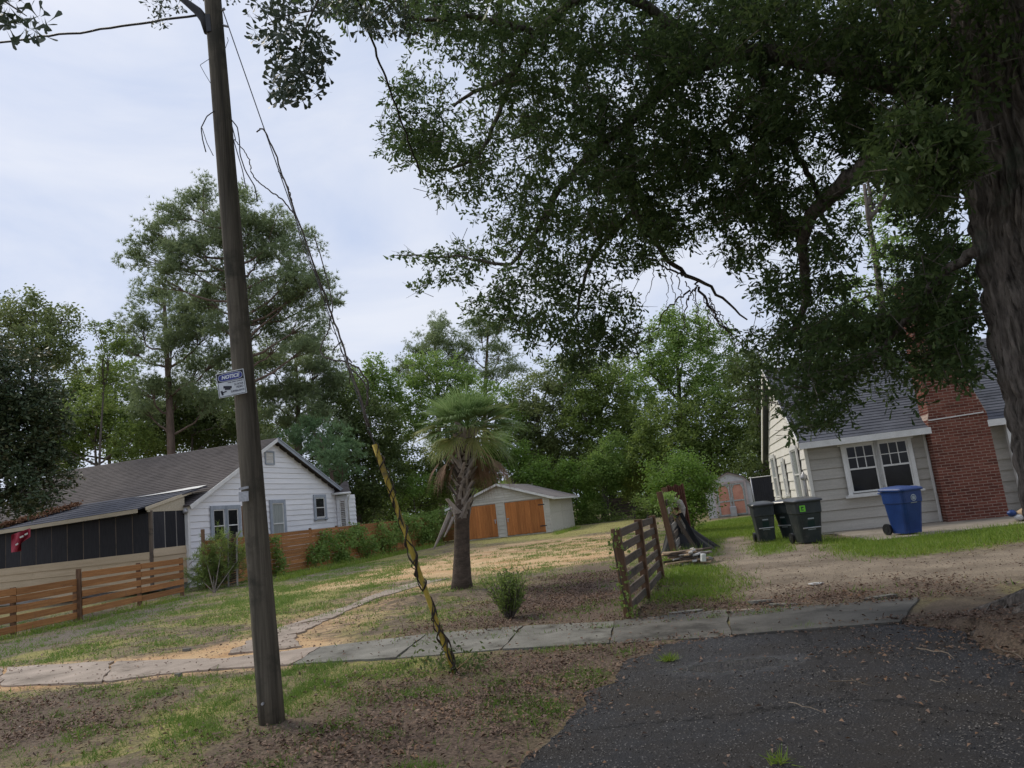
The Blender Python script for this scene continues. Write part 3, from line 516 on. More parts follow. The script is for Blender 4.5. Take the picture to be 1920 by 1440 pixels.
def window(parent, o, ex, w, h, out, trim, sash, glass, cols=0, rows=0, tw=0.1, two=True, label=None, up_glass=None, sill=True):
    """o = lower left corner of the opening; trim outside it. window > frame, sash pieces, pane"""
    ex = np.asarray(ex, float); out = np.asarray(out, float); o = np.asarray(o, float) + out * .03
    P = lambda a, z, d: o + ex * a + ZZ * z + out * d
    m = MB()
    m.bar(P(-tw / 2, -tw, .035), P(-tw / 2, h + tw, .035), tw, .05, ex).bar(P(w + tw / 2, -tw, .035), P(w + tw / 2, h + tw, .035), tw, .05, ex)
    m.bar(P(0.001, h + tw / 2, .036), P(w - .001, h + tw / 2, .036), tw, .052)
    f = m.build('window', trim, parent)
    if label: f['label'] = label
    if sill: MB().bar(P(-tw - .03, -tw * .5, .06), P(w + tw + .03, -tw * .5, .06), .05, .11).build('sill', trim, f)
    s = MB(); e = .045
    s.bar(P(e / 2, 0, .02), P(e / 2, h, .02), e, .03, ex).bar(P(w - e / 2, 0, .02), P(w - e / 2, h, .02), e, .03, ex).bar(P(e, e / 2, .021), P(w - e, e / 2, .021), e, .032).bar(P(e, h - e / 2, .021), P(w - e, h - e / 2, .021), e, .032)
    if two: s.bar(P(e, h / 2, .024), P(w - e, h / 2, .024), e, .036)
    s.build('sash', sash, f)
    if cols:
        mu = MB(); hb, ht = h / 2 + e / 2, h - e
        for c in range(1, cols): x = e + (w - 2 * e) * c / cols; mu.bar(P(x, hb, .016), P(x, ht, .016), .022, .02, ex)
        for r in range(1, rows): z = hb + (ht - hb) * r / rows; mu.bar(P(e, z, .017), P(w - e, z, .017), .022, .022)
        mu.build('muntins', sash, f)
    g = (h / 2) if two else h
    for i in range(2 if two else 1):
        z0 = i * g + (e if i == 0 else e / 2); z1 = (i + 1) * g - (e / 2 if (two and i == 0) else e)
        MB().bar(P(w / 2, z0, .006), P(w / 2, z1, .006), w - 2 * e, .006, ex).build('pane', (up_glass if (i == 1 and up_glass) else glass), f)
    return f
X3, Y3 = np.array([1.0, 0, 0]), np.array([0, 1.0, 0])

# ---- white gabled house with a screened porch (local x along the street, y away from it)
K = np.array([-13.81, 30.5, 0.0])
LH = thing('white_house', K, 'white clapboard house with brown shingle roof and dark screened porch', 'house', ROTZ)
DEP, APX, ZA, ZF, ZB, XL = 11.9, 6.1, 6.42, 3.38, 3.95, -12.7
MB().prism([(0.0, 0.0), (DEP, 0.0), (DEP, ZB - .12), (APX, ZA - .15), (0, ZF - .1)], 0, XL + .3, -0.02).build('wall', M['white_siding'], LH)
def gclip(zc, h):
    z = zc + h * 0.3
    a = 0.03 if z < ZF - .1 else (z - ZF + .1) / (ZA - .15 - ZF + .1) * APX; b = DEP - .03 if z < ZB - .12 else DEP - (z - ZB + .12) / (ZA - .15 - ZB + .12) * (DEP - APX)
    return a + .02, b - .02
lap_boards(LH, (0, 0, 0), Y3, DEP, 0.75, ZA - .1, 21, M['white_siding'], X3, clip=gclip)
for (va, zb, w, h, gl) in ((1.45, 1.65, .72, 1.4, 'glass'), (2.4, 1.65, .72, 1.4, 'glass'), (5.72, 1.25, .95, 1.98, 'curtain_glass'), (9.66, 2.38, .9, 1.05, 'glass')):
    window(LH, (0.02, va, zb), Y3, w, h, X3, M['gray_trim'], M['white_trim'], M[gl], tw=.17)
vent = MB().bar((.05, 5.45, 5.12), (.05, 5.45, 5.78), .08, .05, Y3).bar((.05, 6.15, 5.12), (.05, 6.15, 5.78), .08, .05, Y3).bar((.051, 5.49, 5.76), (.051, 6.11, 5.76), .08, .05).bar((.051, 5.49, 5.14), (.051, 6.11, 5.14), .08, .05).build('gable_vent', M['gray_trim'], LH)
for k in range(7): MB().bar((.05, 5.5, 5.22 + k * .075), (.05, 6.1, 5.22 + k * .075), .06, .012, (0.6, 0, 1)).build('slat', M['white_trim'], vent)
ov = .35
roof_courses('front_roof', (XL, -.25, ZF - .11), (ov, -.25, ZF - .11), (XL, APX, ZA), (ov, APX, ZA), 34, M['brown_shingle'], LH)
roof_courses('back_roof', (XL, DEP + .4, ZB - .17), (ov, DEP + .4, ZB - .17), (XL, APX, ZA), (ov, APX, ZA), 30, M['brown_shingle'], LH)
MB().bar((ov + .015, -.27, ZF - .20), (ov + .015, APX, ZA - .10), .16, .03).build('rake_board', M['white_trim'], LH)
MB().bar((ov + .015, DEP + .42, ZB - .27), (ov + .015, APX, ZA - .10), .2, .03).build('rake_board', M['gray_trim'], LH)
MB().bar((ov + .03, DEP + .42, ZB - .20), (ov + .03, APX, ZA - .02), .06, .05).build('rake_trim', M['gray_trim'], LH)
# rear addition
MB().box(-4, .72, DEP + .02, DEP + .9, 0, 3.5).build('addition_wall', M['white_siding'], LH)
lap_boards(LH, (0.05, DEP, 0), X3, .66, 1.0, 3.5, 11, M['white_siding'], -Y3)
lap_boards(LH, (.72, DEP + .05, 0), Y3, .84, 1.0, 3.5, 11, M['white_siding'], X3)
sh = MB().bar((.30, DEP - .06, 1.35), (.30, DEP - .06, 3.3), .05, .05, X3).bar((.62, DEP - .06, 1.35), (.62, DEP - .06, 3.3), .05, .05, X3).build('shutter', M['white_trim'], LH)
for k in range(18): MB().bar((.33, DEP - .06, 1.45 + k * .1), (.59, DEP - .06, 1.45 + k * .1), .07, .012, (0, -.5, 1)).build('slat', M['gray_wood'], sh)
roof_courses('addition_roof', (-.1, DEP - .35, 3.62), (1.15, DEP - .35, 3.58), (-.1, DEP + 1.3, 4.35), (.15, DEP + 1.3, 4.33), 8, M['brown_shingle'], LH)
MB().tube([(-.05, DEP - .42, 3.62), (1.2, DEP - .42, 3.56)], .065, 8).tube([(1.12, DEP - .42, 3.52), (1.0, DEP - .3, 3.3), (.82, DEP - .1, 3.15), (.82, DEP - .1, 1.0)], .04, 8).build('gutter', M['white_trim'], LH, True)
# screened porch
PV, PX0 = -2.0, -8.1
lap_boards(LH, (PX0, PV, 0), X3, -PX0 - .12, 0.25, 1.58, 5, M['tan_siding'], -Y3)
lap_boards(LH, (-.02, PV + .05, 0), Y3, 1.9, 0.25, 1.68, 5, M['tan_siding'], X3)
lap_boards(LH, (XL - 3, PV, 0), X3, PX0 - 1.15 - XL + 3, 0.25, 1.5, 5, M['tan_siding'], -Y3)
for i in range(10):
    a = PX0 + .03 + i * .795; MB().box(a, a + .76, PV + .03, PV + .045, 1.56, 3.06).build('screen_panel', M['screen'], LH)
    beam('stud', LH, (a - .02, PV + .05, 1.5), (a - .02, PV + .05, 3.1), .05, .04, M['old_wood'], up=X3)
for i in range(3):
    a = PV + .1 + i * .63; MB().box(-.045, -.03, a, a + .6, 1.62, 3.1).build('screen_panel', M['screen'], LH); beam('stud', LH, (-.05, a, 1.6), (-.05, a, 3.1), .05, .04, M['gray_wood'], up=Y3)
MB().box(XL - 3, PX0 - 1.25, PV + .03, PV + .05, 1.5, 3.0).build('screen_panel', M['screen'], LH)
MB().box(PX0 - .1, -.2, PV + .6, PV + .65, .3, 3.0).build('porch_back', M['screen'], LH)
roof_courses('porch_roof', (-7.9, PV - .3, 3.12), (-.35, PV - .3, 3.26), (-6.6, .9, 4.0), (.28, .9, 4.06), 7, M['felt'], LH, .04)
MB().bar((-7.9, PV - .32, 3.04), (-.35, PV - .32, 3.18), .15, .03).build('porch_fascia', M['fascia_wood'], LH)
MB().add([(-.02, PV - .2, 3.10), (-.02, -.15, 3.10), (-.02, -.15, 3.66), (-.02, PV - .2, 3.22)], [(0, 1, 2, 3)]).build('plywood_panel', M['fascia_wood'], LH)
MB().bar((.0, PV - .28, 3.22), (.02, .2, 3.82), .12, .04).build('porch_rake', M['fascia_wood'], LH)
prz = lambda x, v: (lambda f: (3.12 + .14 * (x + 7.9) / 7.55) * (1 - f) + (4.0 + .06 * (x + 6.6) / 6.9) * f)((v + 2.3) / 3.2) + .045
MB().add([(x, v, prz(x, v)) for x, v in ((-3.0, .35), (-.9, .30), (.22, .40), (.26, .9), (-.5, .92), (-1.2, .72))], [(0, 1, 2, 3, 4, 5)]).build('roof_flashing', M['white_trim'], LH)  # white stands in for the bright reflection on the flashing
beam('porch_corner', LH, (-.06, PV + .02, .2), (-.06, PV + .02, 3.15), .11, .11, M['old_wood'], up=X3)
beam('corner_post', LH, (.05, -.1, .2), (.05, -.1, 3.25), .16, .14, M['white_trim'], up=X3)
MB().lathe([(0, 0), (.1, .02), (.12, .1), (.08, .2), (0, .24)], 12, (.05, -.2, 2.95)).build('porch_lamp', M['gray_metal'], LH, True)
d = MB().box(PX0 - .95, PX0 - .1, PV + .02, PV + .05, .4, 2.5).build('porch_door', M['glass'], LH)
for a, b in (((PX0 - 1.02, 0.3), (PX0 - 1.02, 2.6)), ((PX0 - .05, .3), (PX0 - .05, 2.6)), ((PX0 - .98, 2.56), (PX0 - .09, 2.56))):
    beam('door_trim', d, (a[0], PV, a[1]), (b[0], PV, b[1]), .1, .05, M['white_trim'], up=(X3 if a[0] == b[0] else ZZ))
# dead leaves drifted on the porch roof
P = []
for _ in range(2600):
    t = random.random(); x = -7.7 + 1.7 * t + random.gauss(0, .13); y = PV - .15 + 2.3 * t + random.gauss(0, .2); P.append((x, y, 3.16 + .0185 * (x + 7.9) + (y - PV + .3) * .275 + abs(random.gauss(0, .06)) + .03))
P = np.array(P); leaf_obj('roof_leaves', leaf_quads(P, rdir(len(P), 0, .4), .11, .07, .5), 4, M['roof_litter'], LH, kind='stuff')
# torn red banner hanging at the porch door
b0 = AT(38, 1018, 27.8); bn = thing('torn_banner', b0, 'torn crimson banner with pale print hanging beside the porch door', 'banner')
m = MB(); nu, nv = 14, 10; V = []
for i in range(nu + 1):
    for j in range(nv + 1):
        s, t = i / nu, j / nv; x, y = 21 + 36 * s, 1003 + 33 * t - 13 * s + (8 * s if t > .5 else 0)
        if t > .5: x = min(x, 40)
        p = AT(x, y, 27.8 + .12 * math.sin(9 * s + 3 * t)); V.append(p)
m.add(V, [(i * (nv + 1) + j, (i + 1) * (nv + 1) + j, (i + 1) * (nv + 1) + j + 1, i * (nv + 1) + j + 1) for i in range(nu) for j in range(nv)]); m.build('cloth', M['red_cloth'], bn, True, off=b0)
for x, y, w in ((37, 1008, 7), (46, 1003, 6), (29, 1022, 5)):
    p = AT(x, y, 27.62); q = AT(x + w, y - 3, 27.62); MB().bar(p, q, .06, .006).build('print_mark', M['white_thing'], bn, off=b0)

# ---- two-door garage
GO = np.array([1.42, 46.59, 0]); GA = thing('garage', GO, 'grey board garage with two orange plank doors and low gable roof', 'garage', ROTZ)
gw = -6.35; MB().prism([(gw, 0), (0, 0), (0, 2.25), (gw / 2, 3.28), (gw, 2.25)], 1, 0.02, 7).build('wall', M['gray_block'], GA)
def fclip(zc, h):
    z = zc + h * .4
    if z < 2.25: return 0, -gw
    k = (z - 2.25) / 1.03 * (-gw / 2); return k, -gw - k
lap_boards(GA, (gw, 0, 0), X3, -gw, 2.16, 3.26, 7, M['gray_block'], -Y3, clip=fclip)
for x0, w in ((-3.42, .56), (-.31, .31), (gw, .32)): lap_boards(GA, (x0, 0, 0), X3, w, 0.02, 2.16, 9, M['gray_block'], -Y3)
for x0 in (-3.42, -2.9, -.31, 0.02, gw + .32): beam('corner_trim', GA, (x0, -.04, 0), (x0, -.04, 2.2), .07, .04, M['gray_block'], up=X3)
for y0, y1 in ((.05, 3.4), (3.44, 6.95)):
    for z0, z1 in ((.03, 1.18), (1.20, 2.25)): MB().box(0, .02, y0, y1, z0, z1).build('wall_panel', M['gray_block'], GA, bevel=.006)
for x0, x1, lab in ((-2.84, -.33, 'right'), (-5.95, -3.46, 'left')):
    d = MB().box(x0, x1, -.01, .02, .08, 2.1).build('door', M['door_wood'], GA); n = 14; pw = (x1 - x0) / n
    for k in range(n): beam('plank', d, (x0 + pw * (k + .5), -.03, .07 + random.uniform(0, .03)), (x0 + pw * (k + .5), -.03, 2.11), pw - .012, .025, M['door_wood'], up=X3)
    if lab == 'right':
        for z in (.45, 1.75): MB().bar((x1 - .35, -.055, z), (x1 + .06, -.055, z), .06, .02).build('hinge', M['black_metal'], d)
    hx = x0 + .12 if lab == 'right' else x1 - .1
    MB().bar((hx, -.07, .9), (hx, -.07, 1.15), .05, .05, X3).bar((hx - .09, -.06, 1.12), (hx + .09, -.06, 1.12), .04, .02).build('latch', M['gray_metal'], d)
for sgn, xe in ((1, .45), (-1, gw - .45)): roof_courses('roof', (xe, -.3, 2.12), (xe, 7.3, 2.12), (gw / 2, -.3, 3.36), (gw / 2, 7.3, 3.36), 12, M['gray_shingle'], GA)
for xe in (.45, gw - .45): MB().bar((xe, -.32, 2.06), (gw / 2, -.32, 3.30), .13, .03).build('rake_board', M['white_trim'], GA)
MB().bar((.47, -.3, 2.05), (.47, 7.2, 2.05), .12, .03).build('fascia', M['white_trim'], GA)

# ---- house with the brick chimney on the right
P0 = G(1540, 1003); RH = thing('chimney_house', P0, 'beige lap-sided house with slate grey roof and red brick chimney', 'house', ROTZ + rad(2.5))
RD, RZE, RZR = 11.0, 2.62, 5.5
MB().prism([(0, 0), (RD, 0), (RD, RZE), (RD / 2, RZR - .1), (0, RZE)], 0, .02, 9).build('wall', M['cream_siding'], RH)
lap_boards(RH, (.02, 0, 0), X3, 3.05, .06, RZE, 9, M['beige_siding'], -Y3)
lap_boards(RH, (4.5, 0, 0), X3, 4.4, .06, RZE, 9, M['beige_siding'], -Y3)
def rclip(zc, h):
    z = zc + h * .4
    if z < RZE: return .02, RD
    k = (z - RZE) / (RZR - .1 - RZE) * RD / 2; return k, RD - k
lap_boards(RH, (.0, 0, 0), Y3, RD, .06, RZR - .15, 18, M['cream_siding'], -X3, clip=rclip)
for v in (-.03,): beam('corner_trim', RH, (-.03, v, .03), (-.03, v, RZE), .09, .07, M['cream_siding'], up=X3)
beam('corner_trim', RH, (3.0, -.045, .05), (3.0, -.045, RZE - .05), .06, .04, M['white_trim'], up=X3)
for k in range(2): window(RH, (.97 + k * .84, -.03, 1.02), X3, .74, 1.28, -Y3, M['white_trim'], M['white_trim'], M['glass'], 3, 2, tw=.1)
MB().bar((.80, -.075, 2.385), (2.72, -.075, 2.385), .16, .06).build('window_head', M['white_trim'], RH)
MB().bar((.78, -.1, .93), (2.74, -.1, .93), .06, .16).build('window_sill', M['white_trim'], RH)
for va, zb, w, h in ((1.4, .95, 1.3, 1.5), (5.2, 1.1, .5, 1.1), (8.0, .95, 1.2, 1.5)): window(RH, (-.03, va, zb), Y3, w, h, -X3, M['white_trim'], M['white_trim'], M['curtain_glass'], tw=.14)
MB().tube([(-.12, .5, .3), (-.12, .5, 1.5), (-.12, .5, 1.75)], [.05, .05, .03], 8).lathe([(.03, 0), (.1, .05), (.1, .12), (.05, .2)], 10, (-.12, .5, 1.5)).build('meter_riser', M['gray_metal'], RH, True)
roof_courses('roof', (-.22, -.4, RZE - .10), (9.2, -.4, RZE - .10), (-.22, RD / 2, RZR), (9.2, RD / 2, RZR), 34, M['blue_shingle'], RH)
roof_courses('roof', (-.22, RD + .4, RZE - .10), (9.2, RD + .4, RZE - .10), (-.22, RD / 2, RZR), (9.2, RD / 2, RZR), 20, M['blue_shingle'], RH)
MB().bar((-.22, -.42, RZE - .18), (3.1, -.42, RZE - .18), .17, .03).build('fascia', M['white_trim'], RH)
MB().bar((4.45, -.42, RZE - .18), (9.2, -.42, RZE - .18), .17, .03).build('fascia', M['white_trim'], RH)
MB().box(-.2, 3.0, -.40, -.03, RZE - .2, RZE - .17).build('soffit', M['white_trim'], RH)
for v0, v1 in ((-.42, RD / 2), (RD + .42, RD / 2)): MB().bar((-.24, v0, RZE - .16), (-.24, v1, RZR - .06), .2, .03).build('rake_board', M['cream_siding'], RH)
beam('porch_post', RH, (4.95, -.25, .1), (4.95, -.25, RZE - .2), .14, .14, M['white_trim'], up=X3)
dd = MB().box(5.1, 6.0, -.06, -.02, .15, 2.2).build('front_door', M['glass'], RH); beam('door_trim', dd, (5.05, -.06, .15), (5.05, -.06, 2.3), .1, .05, M['white_trim'], up=X3)
# chimney: mortar core with real bricks on the faces one can see
ch = MB(); cx0, cx1, cy0 = 3.06, 4.48, -.42
core = [(cx0, .02), (cx1, .02), (cx1, 2.72), (4.12, 3.9), (4.12, 6.4), (cx0 + .06, 6.4), (cx0 + .06, 2.9), (cx0, 2.72)]
ch.prism(core, 1, cy0, .35); CH = ch.build('chimney', M['mortar'], RH)
bk = MB(); bh, bl, j = .075, .22, .017
def cxr(z):
    if z < 2.72: return cx0, cx1
    r = cx1 - (z - 2.72) / 1.18 * .36 if z < 3.9 else 4.12
    return cx0 + .06 * min(1, (z - 2.72) / .18), r
z = .03; row = 0
while z < 6.35:
    a, b = cxr(z + bh); x = a - (bl / 2 if row % 2 else 0)
    while x < b - .03:
        p, q = max(x, a), min(x + bl - j, b)
        if q - p > .03: y = cy0 - .008 + random.uniform(-.003, .003); bk.add([(p, y, z), (q, y, z), (q, y, z + bh - j), (p, y, z + bh - j), (p, cy0 + .01, z), (q, cy0 + .01, z), (q, cy0 + .01, z + bh - j), (p, cy0 + .01, z + bh - j)], [(0, 1, 2, 3), (3, 2, 6, 7), (0, 4, 5, 1), (0, 3, 7, 4), (1, 5, 6, 2)])
        x += bl
    y = cy0 - (bl / 2 if row % 2 == 0 else 0)
    while y < .33:
        p, q = max(y, cy0 + .012), min(y + bl - j, .34); xx = a - .008 + random.uniform(-.003, .003)
        if q - p > .03: bk.add([(xx, p, z), (xx, q, z), (xx, q, z + bh - j), (xx, p, z + bh - j), (a + .01, p, z), (a + .01, q, z), (a + .01, q, z + bh - j), (a + .01, p, z + bh - j)], [(0, 3, 2, 1), (3, 7, 6, 2), (0, 1, 5, 4), (0, 4, 7, 3), (1, 2, 6, 5)])
        y += bl
    z += bh; row += 1
tag(bk.build('brickwork', M['brick'], CH), kind='stuff')
MB().bar((cx0 + .02, cy0 - .02, 2.70), (4.40, cy0 - .02, 2.74), .03, .03).build('shoulder_flashing', M['white_trim'], CH)
# front slab of the house
sl = [G(1562, 1003), G(1640, 1017), G(1920, 985), G(2150, 965)]; sl = [s[:2] for s in sl]; back = [(P0 + 9 * UU)[:2], (P0 + .6 * UU)[:2]]
m = MB(); poly = [tuple(s) for s in sl + back]; n = len(poly); m.add([(x, y, .05) for x, y in poly] + [(x, y, -.1) for x, y in poly], [tuple(range(n))] + [(i, n + i, n + (i + 1) % n, (i + 1) % n) for i in range(n)])
tag(m.build('concrete_walkway', M['slab_concrete'], bevel=.01), kind='structure')

# ---- barn-roofed storage shed
SO = G(1377, 968); SO[2] = 0; SH = thing('storage_shed', SO, 'small white barn-roofed shed with pink panelled double doors', 'shed', ROTZ)
sw2 = 1.28; prof = [(-sw2, 0), (sw2, 0), (sw2, 1.35), (.72, 1.98), (0, 2.28), (-.72, 1.98), (-sw2, 1.35)]
MB().prism(prof, 1, 0, 2.6).build('wall', M['shed_white'], SH)
for k in range(3, 6 + 1):
    a = prof[k - 1] if k > 2 else prof[2]; b = prof[k % 7]
    MB().bar((a[0] * 1.04, 1.27, a[1] + .03), (b[0] * 1.04, 1.27, b[1] + .03), 2.75, .04, Y3).build('roof_panel', M['brown_shingle'], SH)
for a, b in ((prof[2], prof[3]), (prof[3], prof[4]), (prof[4], prof[5]), (prof[5], prof[6])): MB().bar((a[0] * 1.02, -.04, a[1]), (b[0] * 1.02, -.04, b[1]), .09, .04).build('rake_trim', M['shed_trim'], SH)
for x in (-.78, .78): beam('door_jamb', SH, (x, -.03, .02), (x, -.03, 1.72), .12, .05, M['shed_trim'], up=X3)
beam('door_head', SH, (-.84, -.03, 1.76), (.84, -.03, 1.76), .12, .05, M['shed_trim'])
for s in (-1, 1):
    d = MB().box(min(.02 * s, .7 * s), max(.02 * s, .7 * s), -.03, .0, .06, 1.7).build('door', M['pink_paint'], SH)
    x0, x1 = .04 * s, .69 * s
    for x in (x0 + .03 * s, x1 - .03 * s): beam('stile', d, (x, -.045, .06), (x, -.045, 1.69), .075, .03, M['worn_trim'], up=X3)
    for z in (.09, .8, 1.65): beam('rail', d, (x0, -.048, z), (x1, -.048, z), .075, .03, M['worn_trim'])
    for cxs, zc in ((x0, 1.62), (x1, 1.62)):
        MB().bar((cxs + .05 * (1 if cxs < .36 * s or s < 0 and cxs < -.3 else -1), -.046, 1.45), (cxs * .55 + .18 * s, -.046, 1.63), .06, .026).build('arch_brace', M['worn_trim'], d)
MB().bar((0, -.07, .75), (0, -.07, 1.0), .07, .05, X3).build('hasp', M['gray_metal'], SH)
MB().box(-.16, .16, -.35, -.12, 0, .52).build('front_block', M['gray_metal'], SH, bevel=.02)

# ================================================================== FENCES
def plank_run(t, o, posts, zs, mat, pmat, pw=.1, bw=.14, ph=None, off=.07, side=-1, sag=.012, skip=()):
    """posts: ground points; boards nailed between neighbours at heights zs"""
    posts = [np.array([p[0], p[1], p[2] if len(p) > 2 else 0.0]) - o for p in posts]
    for i, p in enumerate(posts):
        h = ph[i] if isinstance(ph, (list, tuple)) else ph
        beam('post', t, p - ZZ * .1, p + ZZ * h + np.array([random.uniform(-.02, .02), random.uniform(-.02, .02), 0]), pw, pw, pmat, up=(posts[-1] - posts[0]))
    for i in range(len(posts) - 1):
        d = posts[i + 1] - posts[i]; d /= np.linalg.norm(d); nrm = np.cross(d, ZZ) * side
        for k, z in enumerate(zs):
            if (i, k) in skip: continue
            beam('board', t, posts[i] + nrm * off + ZZ * (z + random.uniform(-sag, sag)) + d * .01, posts[i + 1] + nrm * off + ZZ * (z + random.uniform(-sag, sag)) - d * .01, bw, .025, mat)
# orange plank fence in front of the porch (far section, then a lower section nearer the street)
o = G(262, 1135); t = thing('plank_fence', o, 'orange five-board fence section in front of the screened porch', 'fence')
pa = [G(150, 1163), G(262, 1136), G(342, 1117)]
plank_run(t, o, pa, [.22, .46, .70, .94, 1.18], M['orange_wood'], M['brown_post'], ph=[1.36, 1.3, 1.28], bw=.17, side=1)
o2 = G(20, 1192); t = thing('plank_fence', o2, 'lower orange plank fence section nearest the street corner below the dark tree', 'fence')
plank_run(t, o2, [G(-190, 1245), G(-80, 1216), G(25, 1191), G(150, 1163) - np.array([.12, .0, 0])], [.14, .38, .62, .84, 1.02], M['orange_wood'], M['brown_post'], ph=[1.1, 1.1, 1.12, 1.05], bw=.16, side=1)
# tall plank fence down the lot line
FD = np.array([-10.56 + 11.6, 33.13 - 29.41, 0]); FD /= np.linalg.norm(FD); F0 = np.array([-12.05, 27.8, 0])
t = thing('tall_fence', F0, 'tall orange horizontal-plank fence down the lot line, partly swallowed by vines', 'fence')
pp = [F0 + FD * s for s in np.arange(0, 27, 2.42)]
plank_run(t, F0, pp, list(np.arange(.14, 1.72, .155)), M['orange_wood'], M['brown_post'], ph=[2.2, 3.0] + [1.72 + .18 * random.random() for _ in range(len(pp) - 2)], bw=.148, side=1, sag=.004)
# leaning weathered shutter and a lone red post beside the pine shrub
b = G(437, 1100); t = thing('old_shutter', b, 'weathered dark louvred shutter propped upright by the feathery shrub', 'shutter')
for x in (-.16, .16): beam('stile', t, (x, 0, 0), (x + .03, .12, 1.95), .06, .05, M['gray_wood'], up=X3)
for k in range(22): beam('louvre', t, (-.13, .01 + .005 * k, .1 + k * .082), (.15, .01 + .005 * k, .14 + k * .082), .07, .014, M['old_wood'], up=(0, -.6, 1))
b = G(370, 1112); t = tag(beam('fence_post', None, b, b + ZZ * 2.35, .13, .13, M['rust']), 'lone dark red post standing against the white gable wall', 'post')

# dark split-rail fence section by the driveway
o = G(1180, 1157); t = thing('rail_fence', o, 'short dark brown board fence panel with three posts beside the pavement', 'fence')
pr = [o, G(1213, 1122), G(1241, 1086)]; tops = [AT(1154, 826 + 165, pr[0][1]), AT(1196, 974, pr[1][1]), AT(1222, 967, pr[2][1])]
for i, (p, q) in enumerate(zip(pr, tops)): beam('post', t, p - o - ZZ * .05, q - o, .15 if i == 0 else .12, .12, M['brown_post'], up=VV)
for i in range(2):
    for k in range(6):
        f0 = .09 + k * .168; a = pr[i] + (tops[i] - pr[i]) * f0 - o; b = pr[i + 1] + (tops[i + 1] - pr[i + 1]) * (f0 + random.uniform(-.006, .006)) - o
        beam('board', t, a + (b - a) * .02, b - (b - a) * .02, .115, .03, M['old_wood'])
# taller broken board fence behind it
o = G(1266, 1046); t = thing('board_fence', o, 'taller broken brown fence with vine-topped posts next to the black tarp', 'fence')
pr = [o, o + VV * 2.0, o + VV * 4.2, o + VV * 6.4]; tops = [AT(1236, 922, pr[0][1])] + [p + ZZ * 1.75 - UU * .2 for p in pr[1:]]
for p, q in zip(pr, tops): beam('post', t, p - o - ZZ * .05, q - o, .15, .14, M['brown_post'], up=VV)
for i in range(3):
    for k in range(7):
        f0 = .07 + k * .125; a = pr[i] + (tops[i] - pr[i]) * f0 - o + UU * .1; b = pr[i + 1] + (tops[i + 1] - pr[i + 1]) * f0 - o + UU * .1
        beam('board', t, a, b, .15, .03, M['gray_wood'] if k % 2 else M['old_wood'])
# low fence far back between the shrubs
o = np.array([8.2, 60.0, 0]); t = thing('back_fence', o, 'low weathered plank fence far back between the green shrubs', 'fence')
plank_run(t, o, [o + UU * s for s in (-1.5, .6, 2.7, 4.8)], [.3, .55, .8, 1.05, 1.3, 1.5], M['old_wood'], M['old_wood'], ph=1.65, bw=.2)
# wire fence behind the chimney house
o = G(1452, 965); o = np.array([12.6, 36.5, 0]); t = thing('wire_fence', o, 'dark screened wire fence with grey post beside the chimney house', 'fence')
for s in (0, 1.9): MB().tube([UU * (s - 1.5), UU * (s - 1.5) + ZZ * 1.9], .035, 8).build('post', M['gray_metal'], t, True)
MB().tube([UU * -1.6 + ZZ * 1.85, UU * 2.6 + ZZ * 1.85], .025, 6).build('top_rail', M['gray_metal'], t, True)
MB().bar(UU * .5 + VV * .03 + ZZ * .05, UU * .5 + VV * .03 + ZZ * 1.82, 4.1, .02, UU).build('dark_sheet', M['screen'], t)
m = MB(); [m.bar(UU * (-1.5 + .09 * k) + ZZ * .1, UU * (-1.5 + .09 * k) + ZZ * 1.8, .08, .01, UU) for k in range(44)]; m.build('screening', M['screen'], t)

# ================================================================== UTILITY POLE, SIGN, GUY WIRE
PB = np.array([-2.455, 6.92, 0]); PT = AT(399, 0, 6.92); PT2 = PB + (PT - PB) * 1.45
UP = thing('utility_pole', PB, 'weathered round wooden utility pole carrying a notice sign', 'utility pole')
axp = [PB + (PT2 - PB) * s - PB for s in np.linspace(-.01, 1, 26)]; rp = np.linspace(.113, .072, 26) * (1 + rng.normal(size=26) * .006)
MB().tube(axp, rp, 20).build('shaft', M['pole_wood'], UP, True)
pp_ = lambda x, y, Y=None: AT(x, y, 6.92 if Y is None else Y) - PB
m = MB().tube([pp_(388, 62), pp_(384, 38), pp_(372, 22), pp_(352, 6), pp_(330, -12)], [.03, .05, .045, .035, .03], 8).build('bracket_arm', M['dark_cable'], UP, True)
MB().bar(pp_(391, 30, 6.86), pp_(394, 62, 6.86), .05, .06, X3).build('bracket_plate', M['black_metal'], UP)
MB().tube([pp_(414, 20), pp_(422, 16)], .014, 6).tube([pp_(412, 46), pp_(428, 50)], .012, 6).build('bolt', M['gray_metal'], UP)
tg = pp_(457, 931, 6.79); MB().bar(tg - X3 * .045, tg + X3 * .045, .09, .006).build('tag', M['gray_metal'], UP)
tg2 = pp_(457, 916, 6.79); MB().bar(tg2 - X3 * .045, tg2 + X3 * .045 + ZZ * .008, .022, .007).build('tag_strip', M['gray_metal'], UP)
nl = pp_(492, 1320, 6.79); MB().add([nl + np.array([.012 * math.cos(a), -.006, .012 * math.sin(a)]) for a in np.linspace(0, 2 * math.pi, 13)[:-1]] + [nl + np.array([.012 * math.cos(a), .03, .012 * math.sin(a)]) for a in np.linspace(0, 2 * math.pi, 13)[:-1]], [tuple(range(12))] + [(i, 12 + i, 12 + (i + 1) % 12, (i + 1) % 12) for i in range(12)]).build('nail_cap', M['gray_metal'], UP)
